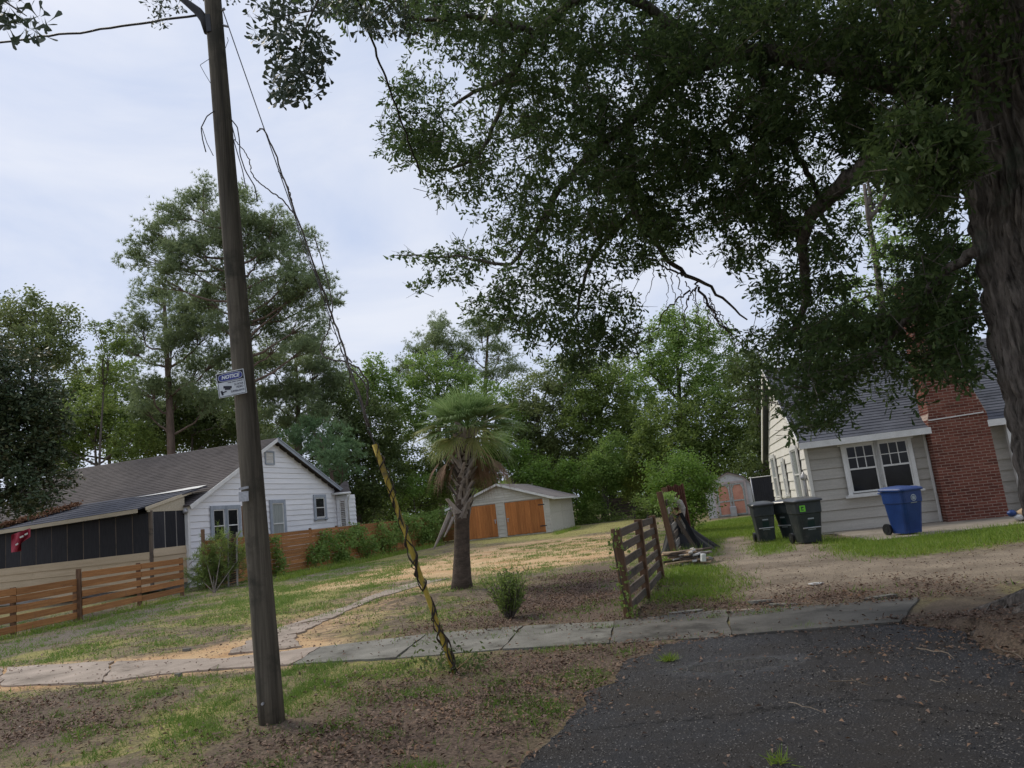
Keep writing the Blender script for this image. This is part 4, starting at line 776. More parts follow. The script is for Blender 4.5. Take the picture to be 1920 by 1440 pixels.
# loose wires on the pole
for nm, path, r in (('loose_wire', [(402, 208), (388, 218), (377, 240), (380, 262), (386, 285)], .006), ('loose_wire', [(379, 240), (388, 268), (400, 292)], .004), ('loose_wire', [(432, 222), (445, 238), (449, 262), (450, 290), (460, 320), (478, 350), (483, 378)], .006),
                    ('loose_wire', [(434, 232), (442, 262), (438, 262), (446, 290), (455, 320), (461, 352)], .005), ('loose_wire', [(393, 110), (375, 122), (385, 140), (396, 158)], .003), ('loose_wire', [(422, 92), (428, 76), (426, 70)], .003)):
    q = np.array([pp_(a, b, 6.92 - .09 + .02 * i) for i, (a, b) in enumerate(path)]); tt = np.linspace(0, 1, len(q)); s = np.linspace(0, 1, 24)
    MB().tube(np.stack([np.interp(s, tt, q[:, k]) for k in range(3)], 1), r, 5).build(nm, M['dark_cable'], UP, True)
# notice sign
c0, c1, c2, c3 = (AT(x, y, 6.76) for x, y in ((405, 702), (458, 690), (461.5, 737), (410, 747)))
ex = (c1 - c0 + c2 - c3) / 2; ey = (c0 - c3 + c1 - c2) / 2; cen = (c0 + c1 + c2 + c3) / 4; SW, SHh = np.linalg.norm(ex), np.linalg.norm(ey); ex /= SW; ey = ey - ex * (ey @ ex); ey /= np.linalg.norm(ey); en = np.cross(ex, ey)
NS = bpy.data.objects.new('notice_sign', None); COL.objects.link(NS); NS.matrix_world = Matrix(((ex[0], ey[0], en[0], cen[0]), (ex[1], ey[1], en[1], cen[1]), (ex[2], ey[2], en[2], cen[2]), (0, 0, 0, 1)))
tag(NS, 'white and blue NOTICE camera sign tacked to the wooden pole', 'sign')
a, b = SW / 2, SHh / 2
MB().box(-a, a, -b, b, -.004, 0).build('panel', M['sign_white'], NS, bevel=.001)
m = MB(); k = .93
for q in ((-a * k, -b * k, a * k, -b * k), (-a * k, b * k, a * k, b * k), (-a * k, -b * k, -a * k, b * k), (a * k, -b * k, a * k, b * k)): m.bar((q[0], q[1], .001), (q[2], q[3], .001), .004, .0012, (Y3 if q[1] == q[3] else X3))
m.build('border', M['ink'], NS)
hd = MB().box(-a * .92, a * .92, b * .22, b * .92, .0005, .0016).build('header', M['ink'], NS)
m = MB(); ov_ = [(a * .84 * math.copysign(abs(math.cos(t)) ** .5, math.cos(t)), b * .57 + b * .28 * math.copysign(abs(math.sin(t)) ** .7, math.sin(t))) for t in np.linspace(0, 2 * math.pi, 41)[:-1]]
m.add([(x * 1.03, (y - b * .57) * 1.12 + b * .57, .0019) for x, y in ov_], [tuple(range(40))]); m.build('oval_rim', M['sign_white'], hd)
MB().add([(x, y, .0024) for x, y in ov_], [tuple(range(40))]).build('oval', M['sign_blue'], hd)
link('lettering', text_mesh('NOTICE', .046, a * 1.32, .0022, .25), M['sign_white'], hd, Matrix.Translation((0, b * .57, .003)))
for body, y, w, x, sz in (('THIS AREA UNDER', .10, a * 1.1, a * .30, .014), ('24 HOUR', -.14, a * .66, a * .52, .026), ('VIDEO', -.38, a * .52, a * .56, .026), ('SURVEILLANCE', -.66, a * .95, a * .38, .024)):
    link('lettering', text_mesh(body, sz, w, .0006), M['gray_ink'], NS, Matrix.Translation((x, b * y, .0015)))
cm = MB(); cm.bar((-a * .58, -b * .18, .002), (a * .0, -b * .30, .002), .022, .002, Y3).bar((-a * .5, -b * .36, .002), (-a * .1, -b * .43, .002), .014, .002, Y3).bar((-a * .74, -b * .62, .002), (-a * .40, -b * .55, .002), .010, .002, Y3).bar((-a * .76, -b * .45, .002), (-a * .70, -b * .80, .002), .018, .002, X3); cm.build('camera_pictogram', M['ink'], NS)
# guy wire with yellow guard
GA_ = G(852, 1262); GT = AT(418, 20, 6.92); gdir = GT - GA_
GW = thing('guy_wire', GA_, 'steel guy wire in a yellow plastic guard anchored beside the pavement', 'guy wire')
MB().tube([-gdir * .02, gdir * .5, gdir], .006, 6).build('wire', M['steel_wire'], GW)
gt = .345; MB().tube([gdir * s for s in np.linspace(-.005, gt, 12)], .027 + rng.normal(size=12) * .0006, 10).build('guard', M['yellow_guard'], GW, True)
MB().tube([(.02, .02, .02), (.10, -.05, .09), (.22, -.06, .17)], [.009, .008, .005], 6).build('anchor_stub', M['rope'], GW, True)
# vine twisting round the guard and up the wire
gd = gdir / np.linalg.norm(gdir); gl = np.linalg.norm(gdir); ga = np.cross(gd, ZZ); ga /= np.linalg.norm(ga); gb = np.cross(gd, ga)
VN = thing('climbing_vine', GA_, 'dark woody vine twisting up the yellow guard and guy wire', 'vine')
for ph, turns, r0, th, s1 in ((0, 8, .034, .012, .40), (2.3, 4.5, .036, .011, .34), (4.2, 7, .036, .007, .62), (1.1, 2.5, .036, .010, .26)):
    s = np.linspace(0, s1, 220); an = ph + turns * 2 * math.pi * s / .4 + 1.7 * np.sin(s * 43 + ph) + .8 * np.sin(s * 97 + 2 * ph)
    rr = np.where(s < gt, r0, .02) + .012 * np.sin(s * 140 + ph) + .01 * np.sin(s * 47)
    P = s[:, None] * gl * gd + rr[:, None] * (np.cos(an)[:, None] * ga + np.sin(an)[:, None] * gb)
    MB().tube(P, th * (1 - .5 * s / s1) * (1 + .25 * np.sin(s * 300)), 6).build('stem', M['vine_wood'], VN, True)
# bare upper stems, drawn where they hang off the wire
Yg = lambda y: float(np.interp(y, [20, 1262], [GT[1], GA_[1]]))
for path, r in (([(692, 800), (676, 745), (655, 690), (640, 640), (622, 590), (600, 530), (575, 455), (551, 395), (540, 355), (528, 325), (515, 285), (505, 262), (495, 243), (487, 241), (482, 246)], .011),
                ([(690, 760), (690, 715), (672, 690), (650, 678), (622, 675), (606, 668), (600, 655), (606, 640), (617, 618), (624, 570), (612, 520), (590, 440)], .009),
                ([(655, 690), (668, 700), (685, 720), (690, 745), (681, 775), (690, 800)], .009), ([(640, 640), (628, 652), (625, 660)], .006), ([(660, 680), (650, 668), (632, 668)], .006),
                ([(551, 395), (545, 370), (540, 350), (528, 330), (522, 318)], .006), ([(551, 400), (530, 375), (505, 357), (482, 340), (470, 320), (468, 300), (455, 280), (440, 262)], .007), ([(606, 560), (596, 520), (570, 470), (556, 420)], .006)):
    q = np.array([AT(x, y, Yg(y) + random.uniform(-.05, .05)) - GA_ for x, y in path]); tt = np.linspace(0, 1, len(q)); s = np.linspace(0, 1, 50)
    P = np.stack([np.interp(s, tt, q[:, k]) for k in range(3)], 1) + rng.normal(size=(50, 3)) * .004
    MB().tube(P, r * (1.1 - .4 * s), 6).build('stem', M['pale_vine'], VN, True)
# weeds at its foot
P = GA_ + np.concatenate([np.column_stack([rng.normal(size=150) * .22 - .12, rng.normal(size=150) * .16 + .05, np.abs(rng.normal(size=150)) * .14]), np.column_stack([rng.normal(size=60) * .08 + .22, rng.normal(size=60) * .08, np.abs(rng.normal(size=60)) * .12])])
wd = thing('anchor_weeds', GA_ + np.array([-.1, .1, 0]), 'small leafy weeds sprouting round the foot of the yellow guard', 'weeds'); leaf_obj('leaves', leaf_quads(P, rdir(len(P), .4), .06, .028, .5), 4, M['leaf_dark'], wd, GA_ + np.array([-.1, .1, 0]))
# overhead cables
def cable(label, A, B, sag, r, mat='dark_cable', n=30):
    s = np.linspace(0, 1, n)[:, None]; P = A + (B - A) * s - ZZ * (4 * sag * s * (1 - s)) + rng.normal(size=(n, 3)) * .006
    b = P[0].copy(); o = MB().tube(P, r, 6).build('overhead_cable', M[mat], None, True, off=b); o.location = b; return tag(o, label, 'cable')
cable('dark service cable running from the pole bracket into open sky', AT(372, 27, 6.92), AT(-160, 96, 8.2), .03, .012)
A = AT(728, 196, 9.2); B = AT(655, -40, 6.6); cable('taut dark cable dropping out of the oak canopy beside the sky', B, AT(790, 330, 10.0), .0, .013)

# ================================================================== PALM
PM = G(866, 1110); PLM = thing('palm_tree', PM, 'cabbage palm with crisscross boot stubs and brown hanging skirt', 'palm')
axq = np.array([np.array([0, 0, -.05])] + [AT(x, y, PM[1]) - PM for x, y in ((866, 1085), (866, 1040), (866, 985), (868, 930), (871, 880), (874, 835), (876, 806))])
MB().tube(axq, [.27, .21, .175, .165, .16, .155, .15, .13], 18).build('trunk', M['palm_bark'], PLM, True)
ZC = float(axq[-1][2])
def pax(z): return np.array([np.interp(z, axq[:, 2], axq[:, 0]), 0, z])
def boot(z, an, ln, tilt, w=.085, twist=0.0):
    out = np.array([math.cos(an), math.sin(an), 0]); p = pax(z) + out * .135; d = out * math.sin(tilt) + ZZ * math.cos(tilt); side = np.cross(d, out); side /= np.linalg.norm(side)
    d = d + side * twist; d /= np.linalg.norm(d); nr = np.cross(side, d)
    V = []
    for s, ww, th in ((0, w * 1.7, .03), (.35, w, .035), (1, w * .62, .02)):
        q = p + d * ln * s + nr * (.05 * s * s)
        V += [q - side * ww / 2, q - nr * th * .2 + side * 0, q + side * ww / 2, q + nr * th]
    F = [(0, 3, 2, 1), (8, 9, 10, 11)]
    for r in range(2):
        for k in range(4): F.append((r * 4 + k, r * 4 + (k + 1) % 4, r * 4 + 4 + (k + 1) % 4, r * 4 + 4 + k))
    MB().add(V, F).build('boot', M['palm_boot'], PLM)
nb = 84
for i in range(nb):
    z = 1.5 + (ZC - 1.55) * i / nb; boot(z, i * 2.39996 + random.uniform(-.15, .15), random.uniform(.30, .42), random.uniform(.12, .34), random.uniform(.10, .14), random.choice((-.6, .6)) + random.uniform(-.15, .15))
# broken stalk hanging off the trunk
MB().tube([np.array([-.05, -.2, 1.72]), np.array([-.25, -.26, 1.35]), np.array([-.48, -.3, .98])], [.06, .05, .015], 6).build('broken_stalk', M['palm_boot'], PLM)
MB().tube([np.array([0.0, -.24, 1.6]), np.array([-.14, -.28, 1.35]), np.array([-.24, -.3, 1.2])], [.04, .03, .01], 6).build('broken_stalk', M['palm_boot'], PLM)
def frond(d, stalk, blade, mat, droop=.3, nseg=34, spread=2.2, fold=.25, name='frond', base=None):
    """fan leaf: a stalk, then leaflets fanning from the hub, drooping at the tips"""
    d = unit(np.asarray(d, float)); base = pax(ZC) if base is None else base
    hub = base + d * stalk - ZZ * droop * stalk * .35; dd = unit(hub - base + d * stalk * .5 - ZZ * droop * .5)
    side = np.cross(dd, ZZ); side = unit(side if np.linalg.norm(side) > .05 else X3); up = np.cross(side, dd)
    m = MB(); m.tube([base, base + d * stalk * .5, hub], [.022, .016, .012], 5)
    V = []; F = []
    for k in range(nseg):
        t = (k + .5) / nseg * 2 - 1; an = t * spread / 2 + random.uniform(-.02, .02); ln = blade * (1 - .33 * t * t) * random.uniform(.85, 1.08)
        v = dd * math.cos(an) + side * math.sin(an) + up * (fold * abs(t)); v = unit(v); s2 = unit(np.cross(v, up)); h = spread / nseg * .62
        dr = droop * random.uniform(.7, 1.5)
        p1 = hub + v * ln * .55 - ZZ * dr * ln * .06; p2 = hub + v * ln * .8 - ZZ * dr * ln * .26; p3 = hub + v * ln * .97 - ZZ * dr * ln * .75
        wv = blade * h * .62; o = len(V); rid = up * wv * .35
        V += [hub - s2 * .004, hub + s2 * .004, p1 - s2 * wv * .5, p1 + rid, p1 + s2 * wv * .5, p2 - s2 * wv * .3, p2 + s2 * wv * .3, p3]
        F += [(o, o + 2, o + 3), (o, o + 3, o + 1), (o + 1, o + 3, o + 4), (o + 2, o + 5, o + 6, o + 3), (o + 3, o + 6, o + 4), (o + 5, o + 7, o + 6)]
    m.add(V, F)
    V = np.concatenate(m.v); me = mesh_np(name, V, m.f); link(name, me, M[mat], PLM)
for i in range(37):
    an = i * 2.39996 + .4; el = ([1.2] * 3 + [.9] * 6 + [.6] * 8 + [.3] * 8 + [0.0] * 7 + [-.35] * 5)[i] + random.uniform(-.12, .12)
    d = np.array([math.cos(an) * math.cos(el), math.sin(an) * math.cos(el), math.sin(el)])
    frond(d, (.16 + .40 * math.cos(el)) * random.uniform(.85, 1.15), random.uniform(.74, .92), 'frond_yellow' if (i > 18 and i % 3 == 0) else 'frond_green', droop=.05 + .22 * max(0, .8 - el) + random.uniform(0, .12))
frond((-.95, -.3, .35), .7, .75, 'frond_yellow', .55); frond((-.7, -.6, .1), .55, .75, 'frond_green', .4); frond((.95, -.25, .25), .65, .85, 'frond_green', .4); frond((.5, -.8, .15), .5, .8, 'frond_yellow', .5); frond((.85, -.5, .5), .55, .85, 'frond_yellow', .2); frond((-.8, -.5, .6), .5, .85, 'frond_green', .2); frond((.1, -.9, .5), .4, .85, 'frond_green', .2)
for an, el, st, bl in tuple((a_, -.75 + .15 * math.sin(5 * a_), .38, .62) for a_ in (-.2, .3, .8, 2.6, 3.2)) + ((3.3, -.35, .62, .62), (3.7, -.5, .6, .55), (2.9, -.6, .6, .5), (.2, -.5, .6, .6), (-.5, -.45, .62, .62), (-.1, -.75, .6, .6), (.5, -.85, .5, .6), (1.2, -.9, .5, .6), (-.3, -.55, .75, .6)):
    frond((math.cos(an) * math.cos(el), math.sin(an) * math.cos(el), math.sin(el)), st, bl, 'frond_dead', .75, 26, 1.5, .15, 'dead_frond', pax(ZC - .25))

# ================================================================== WHEELED BINS
def wheelie(loc, rotz, label, cat, body, lid, blue=False, w=.60, d=.68, h=.98, group=None):
    t = thing('wheeled_bin', loc, label, cat, rotz, group)
    m = MB(); secs = []
    for z, k, dy in ((.03, .74, .03), (.1, .76, .03), (h * .70, .93, .0), (h * .72, .98, .0), (h * .97, 1.0, 0), (h, 1.06, 0)):
        a, b = w / 2 * k, d / 2 * k; c = .09; ring = []
        for sx, sy in ((1, -1), (1, 1), (-1, 1), (-1, -1)):
            for q in range(4):
                an = {(1, -1): -90, (1, 1): 0, (-1, 1): 90, (-1, -1): 180}[(sx, sy)] + q * 30
                ring.append((sx * (a - c) + c * math.cos(rad(an)), sy * (b - c) + c * math.sin(rad(an)) + dy, z))
        secs.append(ring)
    n = 16; m.add([p for r in secs for p in r], [(i * n + k, i * n + (k + 1) % n, (i + 1) * n + (k + 1) % n, (i + 1) * n + k) for i in range(len(secs) - 1) for k in range(n)] + [tuple(range(n - 1, -1, -1)), tuple((len(secs) - 1) * n + k for k in range(n))])
    m.build('body', body, t)
    L_ = []
    for z, k, sy in ((h, 1.12, 1.1), (h + .03, 1.13, 1.11), (h + .055, 1.06, 1.05), (h + .085, .8, .82), (h + .095, .4, .45)):
        r = [(p[0] / 1.06 * k, p[1] / 1.06 * sy, z + .03 * (p[1] / d)) for p in secs[-1]]; L_.append(r)
    MB().add([p for r in L_ for p in r], [(i * n + k, i * n + (k + 1) % n, (i + 1) * n + (k + 1) % n, (i + 1) * n + k) for i in range(len(L_) - 1) for k in range(n)] + [tuple(range(n - 1, -1, -1)), tuple((len(L_) - 1) * n + k for k in range(n))]).build('lid', lid, t)
    MB().tube([(-w * .4, d / 2 + .1, h - .03), (w * .4, d / 2 + .1, h - .03)], .018, 8).tube([(-w * .4, d / 2 - .02, h - .06), (-w * .4, d / 2 + .1, h - .03)], .016, 6).tube([(w * .4, d / 2 - .02, h - .06), (w * .4, d / 2 + .1, h - .03)], .016, 6).build('handle', lid, t, True)
    for s in (-1, 1):
        wh = MB().tube([(s * (w / 2 * .78), d / 2 - .02, .13), (s * (w / 2 * .78 + .06), d / 2 - .02, .13)], .13, 20).build('wheel', M['black_metal'], t)
        MB().tube([(s * (w / 2 * .78 + .055), d / 2 - .02, .13), (s * (w / 2 * .78 + .07), d / 2 - .02, .13)], .05, 12).build('hub', M['bin_lid'], wh)
    fy = lambda z: -d / 2 * np.interp(z, [.1, h * .70, h * .72, h * .97], [.76, .93, .98, 1.0]) + np.interp(z, [.1, h * .7], [.03, 0]) - .006
    if not blue:
        for z, ww, hh, mt in ((.60, .15, .03, 'pale_print'), (.34, .19, .02, 'pale_print'), (.47, .17, .17, 'dark_green')):
            MB().add([(x * ww / 2, fy(zz) - (.002 if mt == 'pale_print' else 0), zz) for x, zz in ((-1, z - hh / 2), (1, z - hh / 2), (1, z + hh / 2), (-1, z + hh / 2))], [(0, 1, 2, 3)]).build('print_bar' if mt == 'pale_print' else 'logo_patch', M[mt], t)
        MB().tube([(-w * .34, -d / 2 * .85, .38), (w * .34, -d / 2 * .85, .38)], .016, 8).build('lift_bar', M['gray_metal'], t)
    return t, fy
b1 = G(1438, 1016); wheelie(b1, -.12, 'black rounded wheelie bin standing alone on the grass', 'bin', M['bin_black'], M['bin_lid'], w=.56, d=.62)
b2 = G(1478, 1016); wheelie(np.array([7.12, 20.6, 0]), ROTZ - .75, 'black wheelie bin half hidden behind the green-stickered one', 'bin', M['bin_black'], M['bin_lid'])
b3 = G(1527, 1019); t3, fy = wheelie(b3 + np.array([0, .3, 0]), ROTZ + .30, 'black wheelie bin with a lime green sticker by the house corner', 'bin', M['bin_black'], M['bin_lid'], w=.64, d=.74, h=1.02)
st = MB().add([(x, fy(z) - .004, z) for x, z in ((-.25, .78), (-.11, .78), (-.11, .93), (-.25, .93))], [(0, 1, 2, 3)]).build('sticker', M['green_sticker'], t3)
MB().add([(x, fy(z) - .007, z) for x, z in ((-.21, .81), (-.15, .81), (-.15, .83), (-.19, .83), (-.19, .87), (-.15, .87), (-.15, .90), (-.21, .90))], [(0, 1, 2, 3), (0, 3, 4, 7), (4, 5, 6, 7)]).build('sticker_mark', M['dark_green'], st)
bb = G(1704, 1001, .05); t4, fy = wheelie(bb, ROTZ + .55, 'blue recycling wheelie bin with pale emblem under the front window', 'bin', M['bin_blue'], M['bin_blue'], True, w=.60, d=.70, h=1.0)
for zc, r, k in ((.82, .075, 0), (.82, .042, 1)):
    m = MB(); V = []
    for q in range(24): a = 2 * math.pi * q / 24; V += [(r * math.cos(a), fy(zc + r * math.sin(a)) - .003 - k * .001, zc + r * math.sin(a)), ((r - .016) * math.cos(a), fy(zc + (r - .016) * math.sin(a)) - .003 - k * .001, zc + (r - .016) * math.sin(a))]
    m.add(V, [(2 * q, 2 * ((q + 1) % 24), 2 * ((q + 1) % 24) + 1, 2 * q + 1) for q in range(24)]).build('emblem', M['pale_print'], t4)
MB().add([(x, fy(z) - .003, z) for x, z in ((-.02, .80), (.02, .80), (.02, .84), (-.02, .84), (-.085, .70), (.085, .70), (.085, .72), (-.085, .72))], [(0, 1, 2, 3), (4, 5, 6, 7)]).build('emblem', M['pale_print'], t4)

# ================================================================== JUNK BY THE BOARD FENCE
tb = G(1292, 1034); T = thing('black_tarp', tb, 'black plastic tarp draped over a leaning heap beside the board fence', 'tarp')
V = []; nA, nH = 40, 12; tp = AT(1262, 968, tb[1] + .3) - tb
for i in range(nH + 1):
    s = i / nH
    for k in range(nA):
        a = 2 * math.pi * k / nA; r = (1 - s) ** 1.3 * .62 + .12; r *= 1 + .16 * math.sin(6 * a + s * 2) + .08 * math.sin(11 * a)
        V.append(np.array([tp[0] * s + r * math.cos(a), tp[1] * s + r * .75 * math.sin(a), max(0, tp[2] * s) + .01 * math.sin(9 * a)]))
MB().add(V, [(i * nA + k, i * nA + (k + 1) % nA, (i + 1) * nA + (k + 1) % nA, (i + 1) * nA + k) for i in range(nH) for k in range(nA)] + [tuple(nH * nA + k for k in range(nA))]).build('sheet', M['tarp'], T, True)
for x0, y0, x1, y1, mt, lab in ((1303, 1036, 1268, 972, 'old_wood', 'grey plank leaning across the black tarp, topmost against the fence'), (1311, 1034, 1276, 962, 'tarp', 'dark slim bar leaning on the right edge of the tarp')):
    p = G(x0, y0) - np.array([0, .35, 0]); q = AT(x1, y1, p[1] + .35); tag(beam('leaning_board', None, p, q, .10, .03, M[mt], up=UU), lab, 'board', 'boards leaning on the tarp')
rs = AT(1274, 962, 20.9); rs[2] = 0; T = thing('rusty_sheet', rs, 'upright rusty corrugated sheet behind the tarp and rope', 'metal sheet', ROTZ)
m = MB(); V = []; nn = 36
for k in range(nn + 1): x = -.28 + .56 * k / nn; y = .02 * math.sin(k * 1.6); V += [(x, y, 0), (x - .06, y, 1.78 - .03 * math.sin(k * .5))]
m.add(V, [(2 * k, 2 * k + 2, 2 * k + 3, 2 * k + 1) for k in range(nn)]).build('sheet', M['rust'], T)
hp = AT(1272, 945, 20.2); gh = np.array([hp[0], hp[1], 0]); T = thing('bent_pipe', gh, 'bent grey duct pipe propped above the rope coil', 'pipe')
MB().tube([gh * 0 + (AT(x, y, 20.2) - gh) for x, y in ((1283, 1020), (1279, 975), (1279, 952), (1274, 942), (1264, 936), (1258, 934))], [.06, .07, .09, .09, .06, .03], 10).build('duct', M['gray_wood'], T, True)
T = thing('rope_coil', np.array([*AT(1270, 970, 20.0)[:2], 0]), 'looped tan rope hanging from the fence above the tarp', 'rope'); ro = np.array(T.location)
for j in range(3):
    q = np.array([AT(x + random.uniform(-2, 2), y + random.uniform(-2, 2) + j * 2, 19.95 - .03 * j) - ro for x, y in ((1254, 940), (1258, 952), (1262, 966), (1267, 972), (1274, 971), (1279, 964), (1276, 958), (1268, 960), (1262, 955), (1256, 945))]); tt = np.linspace(0, 1, len(q)); s = np.linspace(0, 1, 40)
    MB().tube(np.stack([np.interp(s, tt, q[:, k]) for k in range(3)], 1), .014, 6).build('rope', M['rope'], T, True)
# heap of scrap boards: each one a thing
sc0 = G(1290, 1058)[:2]; zl = 0.03
names = ['rough grey board', 'split tan board', 'white-painted offcut', 'weathered brown slat', 'charred dark board', 'pale pine strip']
for k in range(30):
    an = random.choice((.1, -.25, .35, 2.9, 1.2)) + random.uniform(-.25, .25); ln = random.uniform(.35, .8) if k % 7 else random.uniform(.85, 1.1); lay = k // 6; z = .03 + lay * .062 + random.uniform(0, .012); q_ = 1 - lay * .13; c = np.array([sc0[0] + random.uniform(-.36, .36) * q_, sc0[1] + random.uniform(-.36, .36) * q_, z]); dv = np.array([math.cos(an), math.sin(an), random.uniform(-.05, .05)]) * ln / 2
    ln = min(ln, .5) if k % 6 == 2 else ln; dv = dv / np.linalg.norm(dv) * ln / 2
    mt = ('gray_wood', 'tan_wood', 'shed_white', 'old_wood', 'old_wood', 'tan_wood')[k % 6]
    bw_ = random.choice((.09, .12, .14)); lw_ = ('short' if ln < .6 else 'long' if ln > .9 else 'middling') + {.09: ' narrow ', .12: ' ', .14: ' wide '}[bw_]
    tag(beam('scrap_board', None, c - dv, c + dv, bw_, .035, M[mt], up=np.cross(ZZ, dv) + ZZ * random.uniform(-.1, .1)), lw_ + names[k % 6] + (' at the bottom of', ' low in', ' halfway up', ' near the top of', ' on top of')[lay] + ' the scrap heap', 'board', 'scrap boards in the heap')
cu = AT(1318, 1045, 17.0); wb = tag(MB().box(-.05, .05, -.04, .04, 0, .16).build('white_block', M['white_thing'], None, bevel=.008), 'small white block standing on the end of the scrap heap', 'block'); wb.location = (*G(1320, 1062)[:2], .1); wb.rotation_euler = (.1, .1, .4)
# broken concrete along the pavement edge and other small things
for (x, y), s, lab in (((1285, 1151), (.42, .16, .05), 'thin broken concrete flake lying over the pavement edge by the rail fence'), ((1425, 1132), (.30, .14, .07), 'cracked concrete lump at the back edge of the pavement joint'), ((1470, 1136), (.36, .12, .04), 'low concrete fragment beside the cracked lump'), ((1655, 1122), (.40, .12, .05), 'broken curb fragment behind the last pavement slab'), ((350, 1220), (.16, .1, .05), 'dark stone on the edge of the sandy path'), ((335, 1268), (.10, .08, .06), 'small stone on the street side of the sandy path')):
    p = G(x, y); m = MB(); n = 9; rr = [random.uniform(.55, 1.25) for _ in range(n)]
    V = [(s[0] / 2 * r * math.cos(2 * math.pi * k / n), s[1] / 2 * r * math.sin(2 * math.pi * k / n), z) for z, f in ((-.02, 1), (s[2] * .5, .95)) for k, r in enumerate(rr)]
    o = m.add(V, [tuple(range(n - 1, -1, -1)), tuple(range(n, 2 * n))] + [(k, (k + 1) % n, n + (k + 1) % n, n + k) for k in range(n)]).build('concrete_fragment' if s[0] > .2 else 'stone', M['concrete'], None, bevel=.004); o.location = (p[0], p[1], .012); o.rotation_euler = (random.uniform(-.08, .08), random.uniform(-.08, .08), ROTZ + random.uniform(-.3, .3)); tag(o, lab, 'rubble' if s[0] > .2 else 'stone')
p = G(1530, 1096); o = tag(MB().lathe([(.10, .008), (.115, .018), (.08, .024), (.055, .016)], 20).build('plastic_ring', M['shed_white'], None, True), 'pale plastic ring lying on the bare dirt drive', 'ring'); o.location = tuple(p)
p = G(1926, 976, .05); o = thing('dumped_bag', p, 'lumpy blue and tan bag dumped on the walkway by the chimney', 'bag')
for c, r, mt in (((0, 0, .14), .2, 'tan_wood'), ((-.2, -.05, .09), .10, 'shed_white'), ((-.3, .02, .2), .1, 'bin_blue')):
    V = []; 
    for i in range(7):
        th = math.pi * i / 6
        for k in range(12): q = r * (1 + .18 * math.sin(3 * k + i)); V.append((c[0] + q * math.sin(th) * math.cos(k * math.pi / 6), c[1] + q * .8 * math.sin(th) * math.sin(k * math.pi / 6), max(.0, c[2] + q * .7 * math.cos(th))))
    MB().add(V, [(i * 12 + k, i * 12 + (k + 1) % 12, (i + 1) * 12 + (k + 1) % 12, (i + 1) * 12 + k) for i in range(6) for k in range(12)]).build('lump', M[mt], o, True)

# ================================================================== OAK OVER THE DRIVEWAY
OB = np.array([5.42, 7.05, 0.0])
OAK = thing('oak_tree', OB, 'massive dark-barked oak whose canopy overhangs the driveway', 'tree')
def bark_tube(P, Rr, n, ridge):
    P = np.asarray(P, float); m = len(P); T = unit(np.gradient(P, axis=0)); A = unit(np.cross(T, Y3)); B = np.cross(T, A)
    t = np.linspace(0, 2 * math.pi, n, endpoint=False)[None, :]; z = P[:, 2][:, None] + 0 * t; arc = t * 5.2 + 0 * z
    wv = vnoise(arc * .6, z * 1.4) * 2.2 + vnoise(arc * 2, z * 4) * .5
    rg = np.abs(vnoise(arc * 2.5 + wv * 1.3, z * 2.6) - .5) * 2; rg2 = np.abs(vnoise(arc * 4.6 + wv * 2, z * 6 + 9) - .5) * 2
    rd = (np.clip(rg, 0, .7) - .35) * ridge + (rg2 - .5) * ridge * .45 + (vnoise(arc * .35, z * .7) - .5) * ridge * 1.2
    R_ = (np.asarray(Rr)[:, None] + rd)[..., None]; V = P[:, None] + R_ * (A[:, None] * np.cos(t)[..., None] + B[:, None] * np.sin(t)[..., None])
    i = np.arange(m * n).reshape(m, n); F = np.stack([i[:-1], np.roll(i[:-1], -1, 1), np.roll(i[1:], -1, 1), i[1:]], -1).reshape(-1, 4)
    return V.reshape(-1, 3), F
zz = np.concatenate([np.linspace(-.05, .8, 24), np.linspace(.83, 9, 240)]); cx = np.interp(zz, [0, 2, 3, 5, 8], [5.40, 5.42, 5.44, 5.56, 5.8]); rr = np.interp(zz, [0, .2, .5, 1.0, 3, 5, 6.5, 9], [.86, .76, .70, .67, .64, .64, .52, .25])
V, F = bark_tube(np.stack([cx, np.full_like(cx, 7.05), zz], 1) - OB, rr, 420, .09); link('trunk', mesh_np('trunk', V, F, True), M['oak_bark'], OAK)
for an, ln in ((3.0, .55), (3.7, .4), (2.3, .6), (4.4, .5), (1.2, .6), (5.4, .5)):
    dv = np.array([math.cos(an), math.sin(an), 0]); MB().tube([dv * .55 + ZZ * .25, dv * .8 + ZZ * .16, dv * (.8 + ln * .5) + ZZ * .08, dv * (.9 + ln) - ZZ * .03], [.2, .13, .08, .04], 8).build('root', M['oak_bark'], OAK, True)
def opx(path): return [AT(x, y, d) - OB for x, y, d in path]
def smooth_path(P, n):
    P = np.asarray(P, float); t = np.linspace(0, 1, len(P)); s = np.linspace(0, 1, n); Q = np.stack([np.interp(s, t, P[:, k]) for k in range(3)], 1)
    for _ in range(3): Q[1:-1] = (Q[:-2] + 2 * Q[1:-1] + Q[2:]) / 4
    return Q
